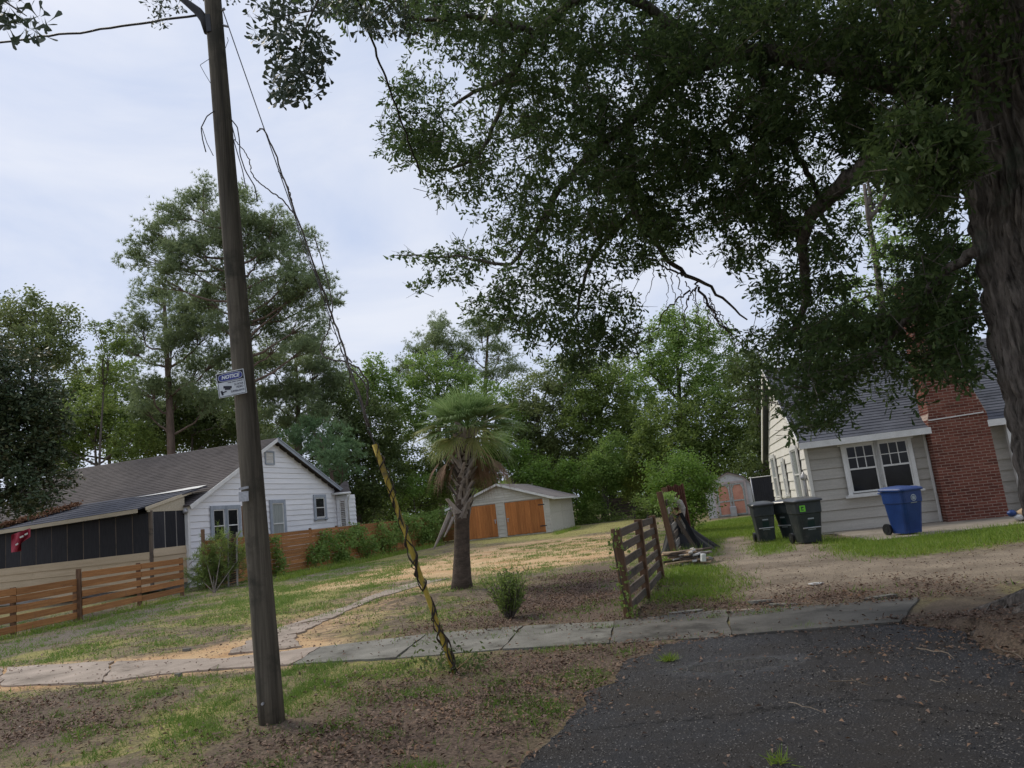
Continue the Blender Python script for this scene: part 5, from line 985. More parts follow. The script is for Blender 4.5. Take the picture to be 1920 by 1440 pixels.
LIMBS = [([(1880, 330, 7.05), (1780, 300, 7.2), (1730, 230, 7.5), (1690, 120, 7.8), (1640, -60, 8.2)], .16, .08), ([(1760, 270, 7.3), (1640, 300, 8.0), (1560, 360, 8.6), (1500, 430, 9.2), (1515, 560, 9.8), (1480, 640, 10.2)], .15, .03),
         ([(1700, 150, 7.8), (1560, 120, 8.6), (1420, 90, 9.3), (1300, 120, 9.8), (1180, 230, 10.2), (1060, 330, 10.6), (1020, 420, 10.9)], .17, .03), ([(1300, 120, 9.8), (1240, 20, 9.6), (1120, -30, 9.6), (1000, 60, 9.9), (960, 150, 10.2), (890, 170, 10.4), (850, 200, 10.5)], .09, .02),
         ([(1500, 430, 9.2), (1430, 380, 9.6), (1380, 300, 9.9), (1340, 240, 10)], .07, .02), ([(1180, 230, 10.2), (1190, 400, 10.6), (1260, 500, 10.8), (1330, 535, 10.9), (1400, 600, 11)], .06, .012), ([(1060, 330, 10.6), (1010, 430, 11), (960, 500, 11.1), (860, 480, 11.3), (740, 480, 11.5)], .05, .008),
         ([(1190, 400, 10.6), (1120, 460, 10.9), (1080, 560, 11), (1090, 680, 11)], .05, .008), ([(1420, 90, 9.3), (1450, 220, 9.6), (1520, 330, 9.9), (1560, 440, 10)], .08, .02), ([(1830, 470, 7.0), (1760, 520, 7.6), (1700, 600, 8.2), (1620, 680, 8.8), (1540, 740, 9.2)], .06, .015),
         ([(1000, 60, 9.9), (900, 30, 9.6), (780, 40, 9.2), (690, -20, 8.8)], .05, .012), ([(960, 150, 10.2), (900, 300, 10.5), (800, 330, 10.7), (760, 270, 10.8)], .04, .01), ([(1310, 530, 10.8), (1290, 560, 10.8), (1275, 640, 10.9)], .018, .005), ([(1290, 520, 10.8), (1240, 500, 10.8), (1222, 470, 10.8)], .02, .006), ([(1310, 540, 10.8), (1350, 610, 10.9), (1395, 650, 11)], .02, .005), ([(1290, 545, 10.8), (1240, 590, 10.9), (1232, 630, 11)], .015, .004)] + [([(1222 + 16 * k, 470 + 14 * k, 10.8), (1228 + 18 * k + random.uniform(-8, 8), 520 + 14 * k, 10.85), (1225 + 20 * k + random.uniform(-20, 20), 590 + 10 * k + random.uniform(-20, 20), 10.9)], .009, .003) for k in range(10)] + [([(1330, 550 + 6 * k, 10.9), (1330 + 9 * k, 590 + 8 * k, 10.9), (1325 + 10 * k + random.uniform(-15, 15), 640 + 5 * k, 10.95)], .007, .0025) for k in range(7)]
for path, r0, r1 in LIMBS:
    q = smooth_path(opx(path), 26) + rng.normal(size=(26, 3)) * .015; MB().tube(q, np.linspace(r0, r1, 26), 8).build('limb', M['oak_bark'], OAK, True)
# leafy canopy: ellipses give where sprays hang (px, py, rx, ry, near depth, far depth, density)
EL = [(1150, 10, 380, 110, 9, 12, 1.3), (850, 40, 110, 60, 9, 11, 1.0), (700, 5, 90, 35, 6.5, 8, .8), (1000, 100, 140, 80, 9, 12, 1.1), (800, 220, 80, 95, 10, 12, .95), (850, 315, 65, 60, 10, 12, .9), (770, 265, 58, 50, 10, 12, .9), (765, 150, 35, 40, 10, 12, .8),
      (950, 250, 100, 130, 9.5, 12, .9), (1080, 300, 120, 150, 9, 12, 1.0), (940, 385, 65, 50, 10, 12, .8), (1210, 250, 140, 190, 8.5, 12, 1.2), (1360, 150, 170, 180, 8, 12, 1.35), (1500, 110, 150, 140, 7.5, 11, 1.25), (1660, 120, 120, 160, 7, 11, 1.5), (1790, 80, 130, 140, 6.2, 10, 1.4),
      (1300, 350, 125, 105, 9, 12, 1.15), (1450, 330, 110, 115, 8.5, 11.5, 1.2), (1180, 430, 95, 80, 9.5, 12, 1.1), (1060, 450, 80, 70, 10, 12, .95), (970, 450, 50, 40, 10.5, 12, .8), (800, 480, 70, 12, 11, 11.8, 1.2), (875, 480, 45, 28, 11, 12, 1.0), (840, 515, 50, 14, 11, 12, 1.1), (790, 538, 22, 8, 11, 12, 1.1),
      (915, 580, 52, 36, 10.5, 12, 1.0), (1000, 550, 75, 62, 10, 12, 1.05), (1080, 570, 72, 72, 10, 12, 1.15), (1010, 620, 45, 34, 10.5, 12, .95), (1100, 650, 52, 42, 10.5, 12, 1.1), (1068, 690, 26, 26, 10.8, 11.5, 1.0), (1150, 600, 55, 55, 10, 12, 1.05), (1185, 640, 30, 26, 10.5, 12, .8),
      (1400, 430, 85, 75, 9, 11.5, 1.05), (1480, 480, 85, 80, 8.5, 11, 1.0), (1570, 420, 60, 75, 8, 11, .8), (1440, 550, 50, 45, 9, 11, .85), (1530, 580, 95, 75, 8.5, 11, 1.2), (1470, 655, 55, 45, 9, 11, 1.1), (1600, 640, 105, 65, 8, 11, 1.4), (1530, 725, 75, 45, 8.5, 10.5, 1.3), (1495, 780, 42, 30, 8.8, 10, 1.0), (1650, 700, 90, 45, 8, 10.5, 1.3),
      (1725, 620, 85, 75, 7.5, 10.5, 1.4), (1780, 540, 60, 90, 7.2, 10, 1.4), (1800, 680, 55, 40, 7.2, 9.5, 1.2), (1700, 505, 65, 55, 8, 10.5, 1.0), (1740, 400, 55, 80, 7.5, 10, 1.1), (1620, 260, 60, 60, 8, 10.5, 1.1), (1440, 720, 30, 40, 9, 10.5, .9), (1560, 780, 40, 22, 8.6, 9.8, .9), (1690, 745, 40, 14, 8.2, 9.4, .8), (1410, 640, 22, 28, 9.4, 10.6, .7), (1720, 290, 95, 80, 5.8, 6.8, 1.3), (1790, 300, 50, 60, 5.8, 6.5, 1.1), (1650, 350, 50, 40, 6.6, 7.6, .9)]
GAPS = [(1270, 565, 65, 38), (1390, 270, 26, 16), (1550, 150, 22, 50), (1640, 375, 42, 48), (1330, 640, 60, 60), (1690, 445, 26, 22), (1460, 470, 18, 30), (1600, 560, 22, 18), (985, 300, 16, 26), (1040, 410, 20, 14), (870, 250, 10, 30), (1210, 330, 20, 12), (1340, 440, 22, 18), (1120, 370, 14, 20)]
SP = []
for x, y, rx, ry, d0, d1, dn in EL:
    n = int(math.pi * rx * ry / 88 * dn); a = rng.random(n) * 2 * math.pi; r = np.sqrt(rng.random(n)); px = x + rx * r * np.cos(a); py = y + ry * r * np.sin(a); dd = d0 + (d1 - d0) * rng.random(n)
    for X_, Y_, D_ in zip(px, py, dd):
        if any(((X_ - g[0]) / g[2]) ** 2 + ((Y_ - g[1]) / g[3]) ** 2 < 1 for g in GAPS) and random.random() < .9: continue
        SP.append(AT(X_, Y_, D_))
SP = np.array(SP)
# clump the sprays a little so that light shows between them
gcell = np.floor(SP / .46 + rng.normal(size=SP.shape) * .10).astype(int); hsh = (gcell[:, 0] * 73856093 ^ gcell[:, 1] * 19349663 ^ gcell[:, 2] * 83492791) % 1000; SP = SP[(hsh / 1000) < .64]
def sprays(C, per, ln, wd, spread, wide=.82):
    n = len(C) * per; k = np.repeat(np.arange(len(C)), per); tw = rdir(len(C), -.45, .6)[k]; s = rng.random(n)[:, None] ** .7
    P = C[k] + tw * (s - .5) * spread + rng.normal(size=(n, 3)) * spread * .05; D = unit(tw * .85 + rdir(n, -.1) * .75)
    return leaf_quads(P, D, ln * (.6 + .7 * rng.random(n)), wd * (.6 + .7 * rng.random(n)), wide, None, .05)
leaf_obj('crown', sprays(SP, 15, .098, .037, .40), 4, M['oak_leaf'], OAK, OB)
m = MB()
for c in SP[::3]:
    d = rdir(1, -.2, .7)[0] * .3; m.tube([c - d, c + rng.normal(size=3) * .02, c + d], [.006, .004, .002], 3, False)
m.build('twigs', M['oak_bark'], OAK, off=OB)
# unseen rest of the crown, above and behind the viewer, thickened for shade
C = np.column_stack([rng.uniform(-1, 13, 17000), rng.uniform(-5, 12, 17000), rng.uniform(5.4, 11.5, 17000)])
rel = C - _C; wq = rel @ _F; qx = 960 + FPX * (rel @ _R) / np.maximum(wq, .1); qy = 720 - FPX * (rel @ _U) / np.maximum(wq, .1)
inside = (wq > .2) & (qx > -80) & (qx < 2000) & (qy > -60)
keep = ~inside & (((C[:, 0] - 5.5) / 8) ** 2 + ((C[:, 1] - 4.5) / 8.5) ** 2 + ((C[:, 2] - 6.5) / 5) ** 2 < 1)
leaf_obj('unseen_crown', sprays(C[keep], 9, .17, .075, .6), 4, M['oak_leaf'], OAK, OB)
# near twigs with spatula-shaped leaves
LS = np.array([(0, 0), (.3, .05), (.55, .12), (.8, .42), (.93, .5), (.97, .25), (1.0, 0), (.97, -.25), (.93, -.5), (.8, -.42), (.55, -.12), (.3, -.05)])
def spat_leaves(P, D, Ln, Wd):
    n = len(P); Nn = unit(np.array([0, -1.0, .3]) + rng.normal(size=(n, 3)) * .55); S = unit(np.cross(D, Nn)); Nn = np.cross(S, D)
    V = P[:, None] + D[:, None] * (LS[None, :, 0:1] * Ln[:, None, None]) + S[:, None] * (LS[None, :, 1:2] * Wd[:, None, None]) + Nn[:, None] * ((LS[None, :, 0:1] ** 2) * .08 * Ln[:, None, None])
    return V.reshape(-1, 3)
def near_cluster(spots, twigs, depth, ln, per):
    C = []; 
    for x, y, rx, ry, n in spots:
        a = rng.random(n) * 6.283; r = np.sqrt(rng.random(n)); C += [AT(x + rx * q * math.cos(b), y + ry * q * math.sin(b), depth + random.uniform(-.25, .25)) for b, q in zip(a, r)]
    C = np.array(C); k = np.repeat(np.arange(len(C)), per); n = len(k); tw = rdir(len(C), -.5, .6)[k]; D = unit(tw * .6 + rdir(n, -.2))
    leaf_obj('near_leaves', spat_leaves(C[k] + rng.normal(size=(n, 3)) * .012, D, ln * (.7 + .5 * rng.random(n)), ln * .36 * (.7 + .5 * rng.random(n))), len(LS), M['near_leaf'], OAK, OB)
    for p, r in twigs: MB().tube(smooth_path([AT(x, y, depth) - OB for x, y in p], 14), np.linspace(r, r * .4, 14), 6).build('twig', M['oak_bark'], OAK, True)
near_cluster([(520, 25, 50, 40, 34), (560, 95, 55, 60, 60), (570, 140, 45, 45, 42), (520, 165, 22, 25, 8), (500, 60, 28, 25, 14), (590, 100, 28, 50, 18), (545, 185, 30, 12, 7)], [([(640, -80), (585, 20), (560, 90), (545, 170)], .008), ([(585, 20), (530, 30), (490, 50)], .005), ([(560, 90), (595, 130), (600, 150)], .004)], 3.9, .075, 6)
near_cluster([(25, 20, 35, 30, 12), (55, 40, 25, 20, 6)], [([(-40, -30), (20, 10), (50, 30)], .006)], 3.0, .085, 5)
near_cluster([(290, 15, 28, 18, 14), (300, 38, 15, 10, 6), (335, 12, 14, 12, 6), (420, -10, 60, 10, 14)], [([(330, -40), (300, 10), (296, 45)], .006)], 6.0, .065, 5)
near_cluster([(660, 15, 55, 22, 26), (720, 40, 45, 28, 24), (760, 30, 40, 35, 24), (700, 62, 30, 10, 6), (600, 5, 50, 15, 16)], [([(800, -40), (730, 10), (690, 40)], .010), ([(760, 0), (760, 40), (755, 70)], .005)], 5.2, .08, 6)

# ================================================================== TREES AND SHRUBS BEHIND
def pine(label, blobs, depth, trunk_px, rt, mat='pine_needle', lai=1.0, group=None, nl=.26, name='pine_tree'):
    B = [(AT(x, y, depth + random.uniform(-1.8, 1.8)), r * depth / FPX) for x, y, r in blobs]
    b = AT(*trunk_px[0], depth); b[2] = 0; t = thing(name, b, label, 'tree', 0, group); Ps = []; Ds = []
    m = MB(); ax = smooth_path([np.array([0, 0, -.1])] + [AT(*q, depth) - b for q in trunk_px[1:]], 16); m.tube(ax, np.linspace(rt, rt * .3, 16), 9)
    for c, r in B:
        zst = min(max(c[2] - r * .7 - 1.0, 1.0), ax[-1][2]); st = np.array([np.interp(zst, ax[:, 2], ax[:, k]) for k in range(3)]); e = c - b
        q = wobble(st, e, 8, .10); q[:, 2] -= np.sin(np.linspace(0, math.pi, 8)) * .35; m.tube(q, np.linspace(rt * .28, rt * .07, 8), 6)
        nt_ = int(r * r * math.pi * lai / .0115); nsub = max(7, int(r * 14)); sd = rdir(nsub, .2, .7); sc_ = c + sd * (r * (.15 + 1.05 * rng.random(nsub)))[:, None]
        for s_ in sc_[::3]: m.tube(wobble(q[5] + b, s_, 5, .05) - b, np.linspace(rt * .1, rt * .03, 5), 4)
        k = rng.integers(0, nsub, nt_); off = rng.normal(size=(nt_, 3)) * np.array([.5, .5, .38]) * min(.6, r * .38); Ps.append(sc_[k] + off); Ds.append(unit(off + np.array([0, 0, .35])))
    P = np.concatenate(Ps); D = np.concatenate(Ds); kn = 9; kk = np.repeat(np.arange(len(P)), kn)
    V = tri_blades(P[kk], unit(D[kk] * .75 + rdir(len(kk)) * .8), nl * (.7 + .6 * rng.random(len(kk))), .042)
    leaf_obj('crown', V, 3, M[mat], t, b); m.build('trunk', M['pine_bark'], t, True); return t
PG = 'tall pines behind the houses'
pine('tallest spreading pine rising behind the white house, partly hidden by the pole', [(365, 375, 42), (325, 405, 42), (290, 455, 46), (262, 485, 34), (425, 400, 48), (475, 420, 52), (525, 440, 56), (560, 480, 50), (592, 530, 42), (615, 560, 28), (360, 465, 52), (410, 520, 46), (330, 500, 44), (540, 560, 54), (480, 540, 48), (580, 605, 42), (525, 640, 44), (490, 480, 44), (300, 520, 30), (440, 460, 42), (400, 440, 44), (550, 520, 40), (380, 560, 40), (500, 590, 44), (440, 610, 44), (570, 650, 34)], 46, [(462, 900), (462, 760), (458, 600), (446, 480), (420, 385)], .36, group=PG)
pine('second pine with straight brown trunk behind the white house roof', [(300, 555, 46), (350, 590, 52), (262, 612, 42), (322, 640, 56), (392, 620, 42), (245, 660, 34), (285, 720, 44), (372, 690, 50), (420, 670, 42), (330, 740, 40), (395, 750, 44), (270, 770, 36)], 50, [(322, 900), (320, 800), (314, 680), (308, 565)], .34, group=PG)
pine('dark dense pine between the pole and the bare vine stems', [(500, 680, 46), (560, 655, 42), (600, 690, 46), (560, 730, 56), (625, 720, 42), (500, 740, 46), (540, 790, 50), (600, 780, 50)], 52, [(560, 930), (560, 800), (555, 680)], .3, 'pine_needle', 1.2, group=PG)
pine('pale young pine leaning over the gable of the white house', [(600, 835, 42), (640, 865, 38), (565, 825, 36), (620, 890, 34), (650, 830, 24), (580, 800, 24)], 46, [(640, 985), (625, 900), (600, 820)], .16, 'pine_young', 1.3, group=PG, nl=.22)
pine('slim forked pine left of the palm crown, standing far off', [(815, 635, 36), (788, 660, 28), (842, 650, 30), (768, 690, 26), (850, 690, 26), (800, 705, 30), (742, 692, 12), (825, 612, 24)], 75, [(822, 930), (822, 760), (815, 640)], .3, group=PG)
pine('open-crowned far pine with bare lower trunk above the palm', [(900, 625, 34), (940, 660, 34), (962, 692, 26), (880, 660, 28), (925, 705, 26), (935, 618, 26), (900, 600, 22), (870, 700, 22)], 75, [(905, 930), (908, 760), (915, 620)], .34, lai=.85, group=PG)
BG = 'leafy trees behind the lots'
back_tree('magnolia_tree', 'dark glossy magnolia overhanging the left end of the white house', [(25, 715, 75), (75, 760, 55), (15, 830, 80), (75, 850, 50), (15, 915, 55), (-70, 800, 110), (-70, 680, 90), (105, 900, 26), (60, 930, 40), (100, 800, 34)], 25, 'magnolia', (-30, 1000), .22, lsize=.17, lai=3.0, clump=.32, aspect=.42, dj=1.0)
back_tree('leafy_tree', 'grey-green small-leaved tree rising above the dark magnolia', [(60, 590, 52), (120, 600, 36), (95, 655, 52), (10, 600, 55), (130, 680, 36), (-60, 580, 60), (60, 660, 50)], 36, 'leaf_blue', (60, 1000), .22, lsize=.16, lai=2.0, clump=.4, group=BG, aspect=.6)
back_tree('leafy_tree', 'thin sparse tree between the magnolia and the second pine', [(188, 612, 26), (205, 660, 32), (180, 705, 30), (222, 640, 24), (190, 750, 28), (215, 720, 24)], 42, 'leaf_mid', (185, 980), .11, lsize=.17, lai=1.3, clump=.35, group=BG)
back_tree('leafy_tree', 'rounded green tree directly behind the brown roof slope', [(150, 800, 55), (215, 810, 55), (120, 850, 46), (180, 760, 40), (255, 830, 46)], 52, 'leaf_mid', (180, 960), .2, group=BG)
back_tree('leafy_tree', 'dark low tree under the second pine at the roof ridge', [(300, 800, 50), (370, 800, 50), (420, 815, 40), (340, 760, 40), (450, 790, 40)], 54, 'leaf_dark', (350, 960), .2, group=BG)
back_tree('leafy_tree', 'broad green tree filling the gap between magnolia and second pine trunk', [(130, 740, 44), (170, 720, 36), (225, 760, 46), (270, 790, 46), (230, 700, 34), (140, 800, 50), (300, 750, 40), (100, 850, 50)], 56, 'leaf_mid', (210, 960), .22, group=BG, lai=2.6)
back_tree('leafy_tree', 'broad dark tree behind the ridge between second pine and pole', [(360, 770, 46), (410, 760, 46), (460, 770, 46), (340, 820, 46), (400, 820, 46), (480, 810, 40), (520, 830, 44), (300, 830, 44), (240, 845, 44)], 58, 'leaf_mid', (400, 960), .24, group=BG, lai=2.8)
back_tree('leafy_tree', 'deep green tree low behind the vine-covered fence', [(740, 900, 46), (700, 950, 44), (760, 950, 40), (730, 830, 36), (790, 870, 36), (640, 960, 40), (820, 940, 40)], 62, 'leaf_mid', (740, 985), .22, group=BG, lai=2.8)
back_tree('leafy_tree', 'shaded green tree filling the back of the lot above the back fence', [(1190, 880, 50), (1230, 900, 46), (1100, 870, 50), (1160, 930, 44), (1060, 900, 46), (1250, 940, 40), (1000, 900, 44), (1020, 860, 40), (1200, 780, 50)], 68, 'leaf_mid', (1150, 970), .26, group=BG, lai=3.0)
back_tree('leafy_tree', 'dark green tree at the right rear corner of the white house', [(640, 760, 62), (690, 800, 66), (650, 850, 70), (700, 900, 62), (720, 850, 40), (680, 950, 46), (650, 930, 40)], 54, 'leaf_dark', (680, 1000), .26, lai=2.6, group=BG)
back_tree('leafy_tree', 'fresh green tree behind the bare upper vine stems', [(680, 715, 40), (715, 730, 40), (735, 765, 36), (660, 740, 34), (705, 690, 24)], 60, 'leaf_light', (700, 980), .2, group=BG, clump=.5)
back_tree('leafy_tree', 'yellow-green tree close behind the palm crown', [(795, 690, 42), (848, 705, 42), (885, 735, 46), (768, 745, 46), (815, 775, 50), (940, 755, 40), (860, 760, 44), (760, 800, 36), (960, 800, 36)], 62, 'leaf_light', (840, 980), .24, group=BG, lai=2.0, clump=.5)
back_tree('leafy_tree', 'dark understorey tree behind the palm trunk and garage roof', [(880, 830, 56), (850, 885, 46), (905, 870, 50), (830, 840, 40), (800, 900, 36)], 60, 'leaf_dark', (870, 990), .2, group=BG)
back_tree('leafy_tree', 'mid-green tree rising behind the garage ridge', [(1000, 740, 52), (1045, 705, 48), (1020, 800, 62), (965, 785, 44), (1075, 780, 52), (985, 840, 46), (1060, 850, 50)], 64, 'leaf_blue', (1020, 980), .28, group=BG, lai=2.4)
back_tree('leafy_tree', 'dense green tree right of the garage, left of the tallest one', [(1105, 720, 50), (1150, 750, 52), (1130, 820, 62), (1180, 700, 44), (1090, 780, 46), (1180, 810, 50), (1120, 690, 32)], 62, 'leaf_mid', (1135, 980), .3, group=BG, lai=2.4)
back_tree('leafy_tree', 'tallest airy green tree behind the vine mound', [(1240, 650, 50), (1290, 620, 52), (1340, 640, 46), (1280, 690, 60), (1360, 700, 52), (1222, 715, 52), (1320, 740, 50), (1260, 600, 28)], 58, 'leaf_light', (1290, 980), .34, group=BG, lai=2.0, clump=.5)
back_tree('leafy_tree', 'deep green tree standing over the barn-roofed shed', [(1320, 790, 66), (1250, 800, 60), (1395, 765, 54), (1400, 840, 54), (1340, 860, 52), (1210, 850, 44), (1280, 850, 50)], 55, 'leaf_mid', (1320, 970), .3, group=BG, lai=2.8)
back_tree('leafy_tree', 'dark tree between the shed and the chimney house', [(1430, 860, 50), (1462, 800, 56), (1480, 880, 46), (1420, 720, 44), (1470, 730, 50), (1400, 690, 40)], 48, 'leaf_dark', (1440, 960), .26, group=BG, lai=2.6)
back_tree('leafy_tree', 'pale green tree behind the chimney house roof', [(1680, 450, 60), (1640, 385, 48), (1700, 550, 56), (1755, 610, 60), (1600, 560, 46), (1560, 640, 56), (1705, 330, 44), (1640, 300, 36), (1640, 620, 60), (1800, 500, 70)], 36, 'leaf_light', (1700, 900), .32, group=BG, lsize=.18, lai=1.5, clump=.4)
SG = 'shrubs along the back of the lots'
back_tree('shrub', 'bright green sapling clump just behind the garage roof', [(955, 855, 40), (985, 880, 36), (930, 838, 26), (1012, 892, 28), (905, 885, 30)], 57, 'leaf_bright', (960, 980), .08, lsize=.2, group=SG, cat='shrub')
back_tree('shrub', 'bright leafy hedge clump against the right wall of the garage', [(1045, 905, 30), (1082, 925, 32), (1108, 945, 28), (1095, 965, 24), (1070, 880, 24)], 56, 'leaf_bright', (1085, 985), .06, lsize=.18, group=SG, cat='shrub', lai=2.6)
back_tree('shrub', 'yellow-green bushy tree in front of the back fence', [(1138, 865, 40), (1130, 905, 36), (1165, 890, 32), (1150, 835, 24), (1120, 880, 30)], 57, 'leaf_light', (1140, 975), .1, lsize=.18, group=SG, cat='shrub')
back_tree('shrub', 'small yellow-tinged bush right of the bushy tree', [(1188, 905, 22), (1180, 925, 18), (1195, 885, 14)], 56, 'leaf_yellow', (1188, 960), .05, lsize=.16, group=SG, cat='shrub')
back_tree('shrub', 'low dark shrubs left of the weathered back fence', [(1120, 965, 22), (1150, 970, 16), (1100, 975, 18)], 55, 'leaf_mid', (1120, 985), .05, lsize=.16, group=SG, cat='shrub', limbs=False)
back_tree('shrub', 'low green shrubs right of the weathered back fence', [(1215, 950, 26), (1232, 965, 20), (1200, 968, 16)], 52, 'leaf_mid', (1215, 975), .05, lsize=.16, group=SG, cat='shrub', limbs=False)
back_tree('vine_mound', 'bright green vine mound smothering the fence in front of the shed', [(1250, 885, 40), (1290, 895, 44), (1312, 905, 30), (1292, 935, 38), (1262, 925, 36), (1308, 945, 24), (1240, 915, 22), (1300, 968, 20), (1280, 965, 22), (1225, 885, 16), (1270, 868, 16), (1305, 878, 14), (1335, 915, 12), (1232, 935, 14), (1325, 960, 10), (1215, 870, 8)], 29, 'leaf_bright', (1300, 990), .06, lsize=.11, lai=1.9, clump=.42, cat='vines', dj=.6)
back_tree('shrub', 'lone bright bush behind the vine-covered fence by the palm', [(775, 915, 24), (795, 905, 20), (760, 930, 18)], 56, 'leaf_bright', (778, 985), .05, lsize=.16, group=SG, cat='shrub')
# vines on the tall fence, one mass with a smaller column beside it
def on_fence(x, y, r, out=.25):
    n = np.cross(FD, ZZ); d = ray(x, y); s = np.dot(F0 + n * out - _C, n) / np.dot(d, n); p = _C + d * s; return p, r * p[1] / FPX
VB = [on_fence(*q) for q in ((590, 1040, 24), (612, 1022, 26), (640, 1020, 28), (640, 1052, 22), (672, 1008, 26), (690, 1030, 26), (715, 1000, 24), (740, 1000, 24), (722, 1025, 18), (770, 985, 26), (800, 982, 26), (828, 972, 24), (790, 1005, 22), (815, 1000, 20), (752, 975, 18))]
b = VB[4][0].copy(); b[2] = 0; t = thing('fence_vines', b, 'thick green vines heaped over the far stretch of the tall orange fence', 'vines')
leaf_obj('leaves', clump_leaves(VB, .13, 2.6, .28, .6), 4, M['leaf_light'], t, b); m = MB()
for c, r in VB: m.tube(wobble([c[0] - b[0], c[1] - b[1], 0], c - b, 6, .06), .012, 5)
m.build('stems', M['vine_wood'], t)
VB = [on_fence(*q) for q in ((513, 1012, 9), (518, 1035, 11), (524, 1055, 12), (522, 1075, 12))]; b = VB[3][0].copy(); b[2] = 0
t = thing('fence_vines', b, 'narrow column of ivy climbing the bare orange fence boards', 'vines'); leaf_obj('leaves', clump_leaves(VB, .11, 3.0, .16, .6), 4, M['leaf_light'], t, b)
# feathery shrub beside the old shutter
FB = [AT(x, y, 27.9) for x, y in ((385, 1045), (415, 1030), (400, 1075), (432, 1068), (375, 1085), (405, 1095), (445, 1050))]; b = G(402, 1112); t = thing('feathery_shrub', b, 'feathery dark green pine shrub between plank fence and shutter', 'shrub'); Pv, Dv = [], []; m = MB()
for c in FB:
    for k in range(26):
        d = rdir(1, .55, .7)[0]; q = c + rng.normal(size=3) * .2; P = q + d * np.linspace(0, .7, 16)[:, None]; Pv.append(np.repeat(P, 4, 0)); Dv.append(unit(np.repeat(d[None], 64, 0) * .7 + rdir(64) * .8)); m.tube([b * 0 + (q - d * .3 - b), q + d * .6 - b], [.008, .003], 4, False)
    m.tube([np.array([0, 0, 0]), c - b], [.02, .01], 5)
P = np.concatenate(Pv); leaf_obj('foliage', tri_blades(P, np.concatenate(Dv), .18, .017), 3, M['leaf_mid'], t, b); m.build('stems', M['bark'], t)
# small shrub in the leaf litter
b = G(957, 1158); t = thing('small_shrub', b, 'small upright green shrub in leaf litter beside the pavement', 'shrub'); m = MB(); Pv, Dv = [], []
for k in range(95):
    an = random.uniform(0, 6.28); sp = random.uniform(.0, .5); h = random.uniform(.25, .76); e = np.array([math.cos(an) * sp * .8, math.sin(an) * sp * .7, h]); q = wobble(np.array([math.cos(an) * .05, math.sin(an) * .05, 0]), e, 7, .012); m.tube(q, np.linspace(.006, .0025, 7), 4, False)
    for s in np.linspace(.25, 1, 20): p = q[0] + (np.array([np.interp(s, np.linspace(0, 1, 7), q[:, a]) for a in range(3)]) - q[0]); Pv.append(p); Dv.append(unit(np.array([random.gauss(0, 1), random.gauss(0, 1), .7])))
P = np.array(Pv); D = np.array(Dv); leaf_obj('leaves', leaf_quads(P, D, .066 * (.7 + .6 * rng.random(len(P))), .025, .5), 4, M['leaf_mid'], t); m.build('stems', M['bark'], t)
# ivy on the near post of the rail fence
b = G(1178, 1160) + np.array([0, -.1, 0]); t = thing('post_ivy', b, 'straggling ivy hanging on the near post of the rail fence', 'ivy')
Pv = []
for x, y, r, n in ((1152, 1000, 8, 22), (1148, 1022, 10, 34), (1158, 1060, 9, 30), (1163, 1095, 9, 34), (1172, 1125, 13, 60), (1182, 1148, 14, 60), (1172, 1030, 5, 8), (1176, 1075, 5, 8)): Pv += [AT(x + random.gauss(0, r * .6), y + random.gauss(0, r * .7), b[1] + random.uniform(-.1, .1)) for _ in range(n)]
P = np.array(Pv); P[:, 2] = np.maximum(P[:, 2], .03); leaf_obj('leaves', leaf_quads(P[::2], rdir(len(P[::2]), -.3), .06, .045, .5), 4, M['leaf_mid'], t, b); MB().tube([AT(x, y, b[1]) - b for x, y in ((1180, 1150), (1168, 1110), (1160, 1070), (1150, 1025), (1152, 995))], .008, 5).build('stem', M['vine_wood'], t)
# vines on the posts of the taller broken fence
b = pr[0] + VV * .2; t = thing('post_ivy', b, 'green vine tangle on top of the taller broken fence posts', 'ivy'); P = np.array([AT(1250 + random.gauss(0, 9), 925 + abs(random.gauss(0, 1)) * 18, pr[0][1] + random.uniform(.2, 1.2)) for _ in range(420)]); leaf_obj('leaves', leaf_quads(P, rdir(len(P), -.2), .09, .06, .5), 4, M['leaf_light'], t, b)
# far treeline
B = []
for x in np.arange(-95, 100, 5.0): B.append((np.array([x + random.uniform(-1, 1), 92 + random.uniform(-4, 6), random.uniform(1.5, 3.2)]), random.uniform(3.2, 4.6)))
for x in np.arange(-95, 100, 7.0): B.append((np.array([x + random.uniform(-2, 2), 98 + random.uniform(-3, 6), random.uniform(5, 8)]), random.uniform(2.8, 4.0)))
tag(leaf_obj('far_woodland', clump_leaves(B, .5, 2.2, 1.0, .6), 4, M['leaf_mid'], None), 'distant band of woodland closing the view behind the lots', 'woodland', kind='stuff')

